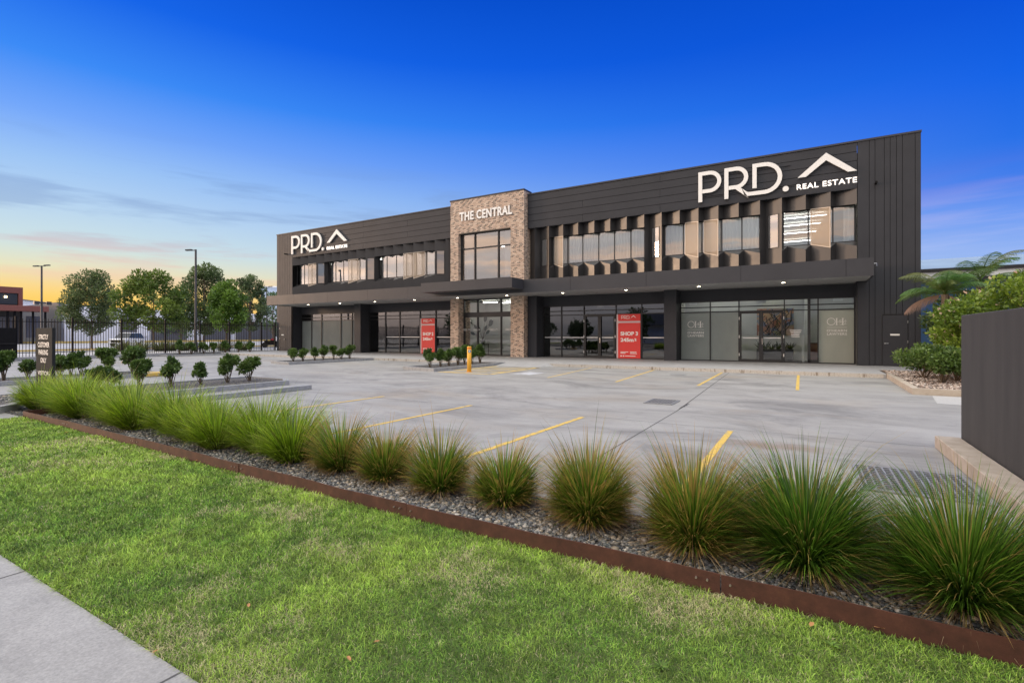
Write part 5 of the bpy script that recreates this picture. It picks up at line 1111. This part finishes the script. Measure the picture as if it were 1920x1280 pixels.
# trees
def tree(px, t_, top, wid, bot, seed, lab, c0=(.04, .08, .025), c1=(.15, .22, .06), n=5200, leaf=.22, trunk=.13, group='trees behind the black fence', base=None, open_=0.0, nlimb=11):
    d = dr(px); X, Y = (d[0] * t_, d[1] * t_) if base is None else base
    r = np.random.default_rng(seed); R_ = random.Random(seed); ro = thing('tree', lab, 'tree', (X, Y, 0), group)
    st = MB(); hb = bot; cents = []; rads = []
    st.tube([(X, Y, -.1), (X + R_.uniform(-.1, .1), Y, hb * .6), (X + R_.uniform(-.15, .15), Y, hb + .3), (X, Y, bot + (top - bot) * .6), (X, Y, top * .93)], [trunk, trunk * .85, trunk * .7, trunk * .4, .02], 8)
    mid = (top + bot) / 2; hh = (top - bot) / 2
    for k in range(nlimb * 3):
        z = bot + (top - bot) * ((k + .5) / (nlimb * 3)) ** .9; f = math.sqrt(max(0.02, 1 - ((z - mid + hh * .12) / (hh * 1.12)) ** 2)); a = k * 2.4 + R_.uniform(-.5, .5); rr = wid / 2 * f * R_.uniform(.45, .92)
        c_ = (X + rr * math.cos(a), Y + rr * math.sin(a), z + R_.uniform(-.2, .3)); cents.append(c_); rads.append(wid * R_.uniform(.13, .20) * (1 - open_ * .3))
        if k % 2 == 0: z0 = max(hb * .8, z - rr * .7 - .3); st.tube([(X, Y, z0), (X + (c_[0] - X) * .5, Y + (c_[1] - Y) * .5, z0 + (c_[2] - z0) * .6), c_], [trunk * .4, trunk * .25, .015], 5)
    st.build('trunk', 'bark', ro)
    V, F, C = leafcloud(cents, rads, n, leaf, r, c0, c1, .8, asp=.55); npmesh('crown', V, F, 'leaf', C, ro); return ro
tree(172, 55, 7.8, 5.4, 1.9, 41, 'round dense grey green tree nearest the sign, leftmost behind the fence', (.05, .085, .035), (.19, .25, .09), 13000, .24)
tree(288, 50, 7.0, 7.0, 2.2, 42, 'wide open crowned tree with several pale stems behind the fence', (.05, .11, .02), (.22, .30, .05), 9500, .28, .1, open_=1)
tree(383, 56, 8.9, 5.0, 1.9, 43, 'tallest tree behind the fence, beside the nearer lamp post', (.05, .09, .03), (.17, .24, .08), 12500, .24)
tree(425, 48, 6.0, 3.6, 2.0, 44, 'bright green tree in front of the tallest tree', (.06, .13, .02), (.20, .34, .05), 7500, .24)
tree(469, 57, 7.8, 4.4, 2.2, 45, 'light green open tree next to the far left corner of the building', (.05, .09, .035), (.20, .27, .11), 8500, .22, open_=1)
tree(512, 76, 7.6, 4.6, 2.0, 46, 'dark tree just left of the building corner, behind the canopy end', (.03, .08, .02), (.11, .19, .04), 2600, .28)
tree(340, 70, 6.0, 5.0, 1.5, 47, 'low dark tree filling the gap behind the nearer lamp post', (.03, .08, .02), (.12, .2, .05), 2600, .3)
for i, (px, t_) in enumerate(((300, 46), (320, 46.5), (345, 47), (265, 45), (420, 46), (455, 48), (230, 45))):
    x, y = dr(px)[0] * t_, dr(px)[1] * t_; r_ = np.random.default_rng(300 + i); ro = thing('tall_grass_tuft', 'olive tuft of tall grass behind the fence, %s' % ('below the wide open tree', 'right of the wide open tree', 'left of the nearer lamp post', 'in front of the white car', 'below the bright green tree', 'below the light green tree', 'left of the white car')[i], 'grass tuft', (x, y, 0), 'grass tufts behind the fence')
    V, F, C = blades(260, 1.3, .035, r_, .4, 0, .9, .6, 4, c0=(.06, .09, .02), c1=(.16, .19, .06), tip=(.3, .25, .1), tipf=.3, origin=(x, y, 0)); npmesh('blades', V, F, 'blade', C, ro)

# palm and flowering bush on the right
def palm(X, Y, hz, n, ln, seed, lab, dead=3):
    ro = thing('palm_tree', lab, 'palm', (X, Y, .1), 'palms on the right'); R_ = random.Random(seed); st = MB(); st.tube([(X, Y, 0), (X + .05, Y, hz * .5), (X, Y, hz)], [.16, .13, .12], 10); st.build('trunk', 'palm_trunk', ro)
    for k in range(n + dead):
        a = k * 2.399 + R_.uniform(-.2, .2); isd = k >= n; el = R_.uniform(.25, 1.25) if not isd else R_.uniform(-.5, -.1); L_ = ln * R_.uniform(.85, 1.1) * (.8 if isd else 1); p = Vector((X, Y, hz)); pts = [p.copy()]; m_ = 12
        for s_ in range(m_):
            e2 = el - 1.5 * (s_ / m_) ** 1.4 * (1 if not isd else .7); p = p + Vector((math.cos(a) * math.cos(e2), math.sin(a) * math.cos(e2), math.sin(e2))) * L_ / m_; pts.append(p.copy())
        fb = MB(); fb.tube([tuple(q_) for q_ in pts], [.018 * (1 - i_ / (m_ + 2)) for i_ in range(m_ + 1)], 4, False)
        nv = len(fb.v); V = list(fb.v); F = [f_ for f_ in fb.f]
        tri = []
        for q_ in F: tri += [(q_[0], q_[1], q_[2]), (q_[0], q_[2], q_[3])]
        for s_ in range(8, 72):
            t_ = s_ / 72 * m_; i_ = int(t_); q_ = pts[i_].lerp(pts[min(i_ + 1, m_)], t_ - i_); d = (pts[min(i_ + 1, m_)] - pts[i_]).normalized() if i_ < m_ else (pts[m_] - pts[m_ - 1]).normalized()
            sd2 = Vector((-math.sin(a), math.cos(a), 0)); ll = ln * .30 * math.sin(math.pi * min(.97, .15 + .8 * s_ / 72)) * R_.uniform(.85, 1.1)
            for sg_ in (-1, 1):
                dd = (d * .75 + sd2 * sg_ * .8 + Vector((0, 0, -.35 if not isd else -.9)) + Vector((0, 0, R_.uniform(-.15, .15)))).normalized(); o = len(V); wv = d * .008
                m1_ = q_ + dd * ll * .5; V += [tuple(q_ - wv), tuple(q_ + wv), tuple(m1_ + wv), tuple(m1_ - wv), tuple(q_ + dd * ll + Vector((0, 0, -ll * .2)))]; tri += [(o, o + 1, o + 2), (o, o + 2, o + 3), (o + 3, o + 2, o + 4)]
        col_ = (.28, .17, .12) if isd else (.07 + R_.uniform(0, .06), .14 + R_.uniform(0, .07), .035)
        npmesh('dead_frond' if isd else 'frond', np.array(V), np.array(tri), 'leaf', np.tile(np.array([col_]), (len(V), 1)), ro)
palm(PY(1772, 22.6), 22.6, 2.85, 16, 1.6, 1, 'feathery palm with hanging dead fronds beside the building corner', 3)
palm(PY(1838, 23.4), 23.4, 3.3, 10, 1.7, 2, 'taller feathery palm above the flowering bush', 0)
palm(PY(1905, 24.2), 24.2, 3.0, 8, 1.4, 3, 'palm at the right edge of the frame behind the flowering bush', 0)
ro = thing('flowering_bush', 'sprawling yellow green bush with pale pink flowers over the dark wall', 'bush', (4.4, 19.4, .1)); r_ = np.random.default_rng(77); R_ = random.Random(77); st = MB(); cents = []; rads = []
for k in range(60):
    px = R_.uniform(1765, 1960); y = R_.uniform(18.8, 21.2); x = PY(px, y); zt = 1.6 + (px - 1765) / 195 * 1.6; z = R_.uniform(.8 if px > 1790 else 1.3, min(zt + .5, 3.15)); cents.append((x, y, z)); rads.append(R_.uniform(.28, .45))
    if k % 2 == 0: st.tube([(x * .5 + 2.2, 20, .05), (x * .8 + .9, y, z * .6), (x, y, z)], [.03, .02, .008], 5)
st.build('branch', 'stem_brown', ro); V, F, C = leafcloud(cents, rads, 15000, .10, r_, (.07, .14, .015), (.25, .35, .04), .9, asp=.7); npmesh('foliage', V, F, 'leaf', C, ro)
V, F, C = leafcloud(cents, [q_ * 1.08 for q_ in rads], 330, .10, r_, (.70, .42, .28), (.80, .62, .50), .9, asp=.95); npmesh('blossom', V, F, 'leaf', C, ro)
ro = thing('dark_hedge', 'dark green hedge between the building corner and the slatted fence', 'hedge', (5, 24, .1)); cents = [(R_.uniform(4.2, 7.5), R_.uniform(24.0, 25.6), R_.uniform(.9, 3.2)) for k in range(44)]; V, F, C = leafcloud(cents, [.5] * 44, 9500, .12, r_, (.03, .06, .015), (.10, .16, .035), .9); npmesh('foliage', V, F, 'leaf', C, ro); st = MB(); [st.tube([(c_[0], 24, .05), c_], [.03, .01], 5) for c_ in cents[::3]]; st.build('stem', 'stem_brown', ro)
m = MB(); m.tube([(PY(1812, 24), 24, .1), (PY(1812, 24), 24, 3.15)], .012, 6); tag(m.build('garden_stake', 'white_board'), 'thin pale stake rising above the palm fronds', 'stake')

# ------------------------------------------------------------------ lamp posts
def lamp(px, X, top, heads, lab):
    Y = PX(px, X); ro = thing('lamp_post', lab, 'lamp post', (X, Y, 0), 'car park lamp posts'); m = MB(); m.tube([(X, Y, 0), (X, Y, .9), (X, Y, .95), (X, Y, top)], [.13, .13, .09, .07], 10); m.build('pole', 'lamp_post_paint', ro)
    rx, ry = CA, SA
    for s_ in heads:
        a = MB(); p0 = Vector((X, Y, top - .05)); e_ = p0 + Vector((rx, ry, .06)) * s_ * .35; a.tube([tuple(p0), tuple(e_)], .035, 6); a.build('arm', 'lamp_post_paint', ro)
        h_ = MB(); c_ = p0 + Vector((rx, ry, .07)) * s_ * .50; u = Vector((rx, ry, .05)) * .22; v_ = Vector((-ry, rx, 0)) * .11
        vs = [c_ - u - v_, c_ + u - v_, c_ + u + v_, c_ - u + v_]; h_.add([tuple(q_) for q_ in vs] + [tuple(q_ + Vector((0, 0, .09))) for q_ in vs], [(0, 3, 2, 1), (4, 5, 6, 7), (0, 1, 5, 4), (1, 2, 6, 5), (2, 3, 7, 6), (3, 0, 4, 7)]); h_.build('lamp_head', 'lamp_post_paint', ro)
    if px == 78:
        h_ = MB(); h_.box(X + .1, X + .35, Y - .6, Y - .25, 4.2, 4.5); h_.box(X + .1, X + .35, Y + .25, Y + .6, 4.2, 4.5); h_.box(X - .05, X + .15, Y - .3, Y + .3, 4.3, 4.4); h_.build('floodlight', 'lamp_post_paint', ro)
lamp(78, -60, 7.75, (-1, 1), 'twin headed lamp post beyond the fence, above the parking sign')
lamp(367, -38.9, 7.75, (-1,), 'single headed lamp post at the fence between the trees')
lamp(500, -61, 7.75, (-1, 1), 'distant twin headed lamp post near the left end of the canopy')

# ------------------------------------------------------------------ neighbouring buildings
nb = thing('ribbed_warehouse', 'white and charcoal ribbed warehouse behind the trees', 'building', (-116, 60, 0))
m = MB(); m.box(-140, -116, 37, 120, 0, 6.6); m.build('wall', 'ribbed_white', nb)
m = MB(); m.slabxz([(-140, 0), (-115.2, 0), (-116.4, 7.4), (-140, 7.1)], 36.5, 36.95); m.build('side_wall', 'ribbed_grey', nb)
for a, b, z0, z1 in ((225, 256, 0, 5.2), (283, 350, 0, 4.6), (383, 432, 0, 4.4), (442, 530, 0, 4.6)): m = MB(); m.box(-115.97, -115.8, PX(a, -115.9), PX(b, -115.9), z0, z1); m.build('dark_panel', 'ribbed_grey', nb)
m = MB(); m.box(-115.79, -115.7, PX(300, -115.8), PX(343, -115.8), 1.9, 4.0); m.build('window', 'car_glass', nb); m = MB(); m.box(-115.9, -115.72, PX(351, -115.8), PX(366, -115.8), 1.3, 4.2); m.box(-115.9, -115.72, PX(257, -115.8), PX(278, -115.8), 1.2, 4.2); m.build('light_box', 'warehouse_white', nb)
nb = thing('white_shed', 'pale long shed with a sloping roofline behind the grey wall', 'building', (-130, 50, 0))
m = MB(); m.slabyz([(20, 0), (110, 0), (110, 5.5), (42, 8.3), (36, 8.95), (20, 10)], -150, -141); m.build('wall', 'warehouse_white', nb); m = MB(); m.slabyz([(20, 10.01), (36, 8.96), (42, 8.31), (110, 5.51), (110, 5.7), (42, 8.5), (36, 9.15), (20, 10.2)], -150, -140.6); m.build('roof_edge', 'warehouse_grey', nb)
nb = thing('red_framed_shop', 'rust red framed shop building with a deep awning at the left edge', 'building', (-112, 25, 0))
def Yr(px, X=-112): return PX(px, X)
Xr = -112; m = MB(); m.box(Xr - 14, Xr - .5, 8, Yr(42), 0, 9.0); m.build('wall', 'dark_interior', nb)
m = MB(); m.box(Xr - .49, Xr, 8, Yr(43), 8.3, 9.3); m.box(Xr - .49, Xr, Yr(35), Yr(43), 6.2, 8.3); m.build('red_frame', 'beam_brown', nb)
m = MB(); m.box(Xr - .4, Xr + 3.0, 8, Yr(92, Xr + 3), 5.3, 6.2); m.build('awning', 'beam_brown', nb, bevel=.05)
m = MB(); m.box(Xr - .45, Xr - .3, 8, Yr(34), 6.5, 8.2); m.build('window', 'car_glass', nb)
for yy in (Yr(5), Yr(18), Yr(30), Yr(52), Yr(75)):
    m = MB(); m.box(Xr + 2.2, Xr + 2.45, yy - .12, yy + .12, 0, 5.3); m.build('post', 'black_paint', nb)
m = MB(); m.box(Xr - .45, Xr - .35, Yr(50), Yr(78), 1.0, 4.6); m.box(Xr - .45, Xr - .35, 8, Yr(26), .6, 4.4); m.build('shop_window', 'warehouse_grey', nb)
m = MB(); yb = Yr(11); m.tube([(Xr - .1, yb, 7.5), (Xr - .1, yb, 7.8)], .16, 10); m.build('lamp', 'warm_bulb', nb)
nb = thing('pale_blue_tower', 'tall pale blue box building far off beside the canopy end', 'building', (-140, 90, 0)); m = MB(); d0 = dr(489); d1 = dr(530); t_ = 150; m.prism([(d0[0] * t_, d0[1] * t_), (d1[0] * t_, d1[1] * t_), (d1[0] * 175, d1[1] * 175), (d0[0] * 175, d0[1] * 175)], 0, 15.6); m.build('wall', 'pale_blue_wall', nb); m = MB(); m.prism([(d0[0] * t_ * .998, d0[1] * t_ * .998), (d1[0] * t_ * .998, d1[1] * t_ * .998), (d1[0] * 175, d1[1] * 175), (d0[0] * 175, d0[1] * 175)], 15.61, 16.0); m.build('roof_edge', 'warehouse_white', nb)
nb = thing('blue_shed', 'dark blue shed with a pale curved roof behind the palms on the right', 'building', (12, 45, 0))
m = MB(); m.box(4.5, 60, 40, 70, 0, 4.75); m.build('wall', 'blue_wall', nb); m = MB(); m.box(4.4, 60, 39.8, 39.98, 4.95, 5.32); m.build('gutter', 'white_board', nb)
m = MB(); m.box(4.4, 60, 39.85, 39.99, 4.75, 4.95); m.box(4.4, 60, 39.7, 39.9, 5.33, 5.52); m.build('eaves', 'frame_metal', nb)
m = MB(); m.slabyz([(39.9, 5.5), (44, 6.3), (50, 7.3), (56, 7.9), (62, 8.0), (62, 5.5)], 4.4, 60); m.build('roof', 'pale_roof', nb)

# ------------------------------------------------------------------ white utility car beyond the fence
def car(px, t_, lab, ang):
    d = dr(px); X, Y = d[0] * t_, d[1] * t_; ro = thing('parked_car', lab, 'car', (0, 0, 0)); wd_ = .93
    def prof(pts, y0, y1, inset=0): 
        mb = MB(); n_ = len(pts); vs = []
        for y_, s_ in ((y0, 0), (y0 * .0 + y0 + .0, 0)): pass
        a = [(x, y0, z) for x, z in pts]; b = [(x, y1, z) for x, z in pts]; mb.add(a + b, [tuple(range(n_)), tuple(reversed(range(n_, 2 * n_)))] + [(i_, n_ + i_, n_ + (i_ + 1) % n_, (i_ + 1) % n_) for i_ in range(n_)]); return mb
    prof([(-2.35, .45), (-2.4, .8), (-2.3, 1.02), (1.1, 1.08), (2.15, .98), (2.38, .8), (2.4, .42)], -wd_, wd_).build('body', 'car_white', ro, bevel=.08)
    m = MB(); lo = [(-2.25, 1.04), (1.15, 1.06)]; hi = [(-1.95, 1.74), (.35, 1.74)]
    vs = [(-2.25, -.88, 1.03), (1.2, -.88, 1.07), (1.2, .88, 1.07), (-2.25, .88, 1.03), (-1.95, -.7, 1.72), (.3, -.7, 1.74), (.3, .7, 1.74), (-1.95, .7, 1.72)]; m.add(vs, [(4, 5, 6, 7), (0, 1, 5, 4), (1, 2, 6, 5), (2, 3, 7, 6), (3, 0, 4, 7)]); m.build('cabin', 'car_glass', ro)
    m = MB(); m.add([(-1.98, -.72, 1.70), (.32, -.72, 1.72), (.32, .72, 1.72), (-1.98, .72, 1.70), (-1.9, -.66, 1.8), (.2, -.66, 1.8), (.2, .66, 1.8), (-1.9, .66, 1.8)], [(4, 5, 6, 7), (0, 1, 5, 4), (1, 2, 6, 5), (2, 3, 7, 6), (3, 0, 4, 7)]); m.build('roof', 'car_white', ro)
    for sx_, sy_ in ((1.5, 1), (1.5, -1), (-1.5, 1), (-1.5, -1)):
        m = MB(); m.tube([(sx_, sy_ * .72, .36), (sx_, sy_ * .96, .36)], .36, 18); wo = m.build('wheel', 'dark_tyre', ro); m = MB(); m.tube([(sx_, sy_ * .961, .36), (sx_, sy_ * .975, .36)], .22, 12); m.build('rim', 'metal_light', wo)
    m = MB(); m.box(2.39, 2.43, -.55, .55, .55, .85); m.build('grille', 'black_paint', ro)
    for s_ in (-1, 1): m = MB(); m.box(2.3, 2.42, s_ * .6, s_ * .88, .72, .9); m.build('headlight', 'metal_light', ro)
    ro.location = (X, Y, -.02); ro.rotation_euler = (0, 0, ang); return ro
car(238, 66, 'white four wheel drive car parked beyond the fence', R(-50))
# motorcycle beyond the fence by the building corner
mc = thing('parked_motorcycle', 'dark motorcycle with red and white fairing beyond the fence', 'motorcycle', (0, 0, 0))
for x in (-.7, .7):
    m = MB(); m.tube([(x, -.07, .32), (x, .07, .32)], .32, 18); w_o = m.build('wheel', 'dark_tyre', mc)
m = MB(); m.slabxz([(-.6, .5), (-.3, .3), (.35, .3), (.6, .7), (.2, .95), (-.2, .8), (-.8, .85), (-.75, .7)], -.15, .15); m.build('frame', 'black_paint', mc, bevel=.03)
m = MB(); m.slabxz([(.35, .75), (.65, .8), (.62, 1.15), (.45, 1.25)], -.22, .22); m.build('fairing', 'window_strip', mc, bevel=.03); m = MB(); m.slabxz([(-.1, .85), (.3, .82), (.35, 1.05), (0, 1.05)], -.17, .17); m.build('fuel_tank', 'person_red', mc, bevel=.04)
m = MB(); m.tube([(.5, -.38, 1.2), (.5, .38, 1.2)], .02, 6); m.build('handlebar', 'black_paint', mc)
d = dr(509); mc.location = (d[0] * 58, d[1] * 58, 0); mc.rotation_euler = (0, 0, R(40))

# ------------------------------------------------------------------ across the street (seen only mirrored in the glass)
hs = thing('street_house', 'low pale house across the street behind the camera', 'house', (-20, -34, 0)); m = MB(); m.box(-28, -14, -40, -33, 0, 3); m.build('wall', 'white_wall', hs); m = MB(); m.slabxz([(-29, 3), (-13, 3), (-17, 5.2), (-25, 5.2)], -41, -32); m.build('roof', 'warehouse_grey', hs)
hs = thing('street_house', 'long low brick coloured house across the street behind the camera', 'house', (8, -34, 0)); m = MB(); m.box(0, 16, -40, -33, 0, 3); m.build('wall', 'stem_brown', hs); m = MB(); m.slabxz([(-1, 3), (17, 3), (13, 5.4), (3, 5.4)], -41, -32); m.build('roof', 'warehouse_grey', hs)
for i, (x, y, tp, wd_) in enumerate(((-42, -27, 4.6, 5), (-33, -24, 3.4, 4), (-24, -26, 5.2, 5), (-13, -24, 3.6, 4), (-4, -28, 6.0, 5), (6, -25, 3.6, 4), (14, -27, 4.8, 5), (24, -24, 3.8, 4), (-55, -20, 5.2, 6), (34, -26, 5.5, 6))):
    tree(0, 0, tp, wd_, 1.0, 400 + i, 'street tree behind the camera, %s along the far kerb' % ORD[i], (.015, .035, .01), (.05, .09, .025), 1100, .55, group='street trees behind the camera', base=(x, y), nlimb=8)
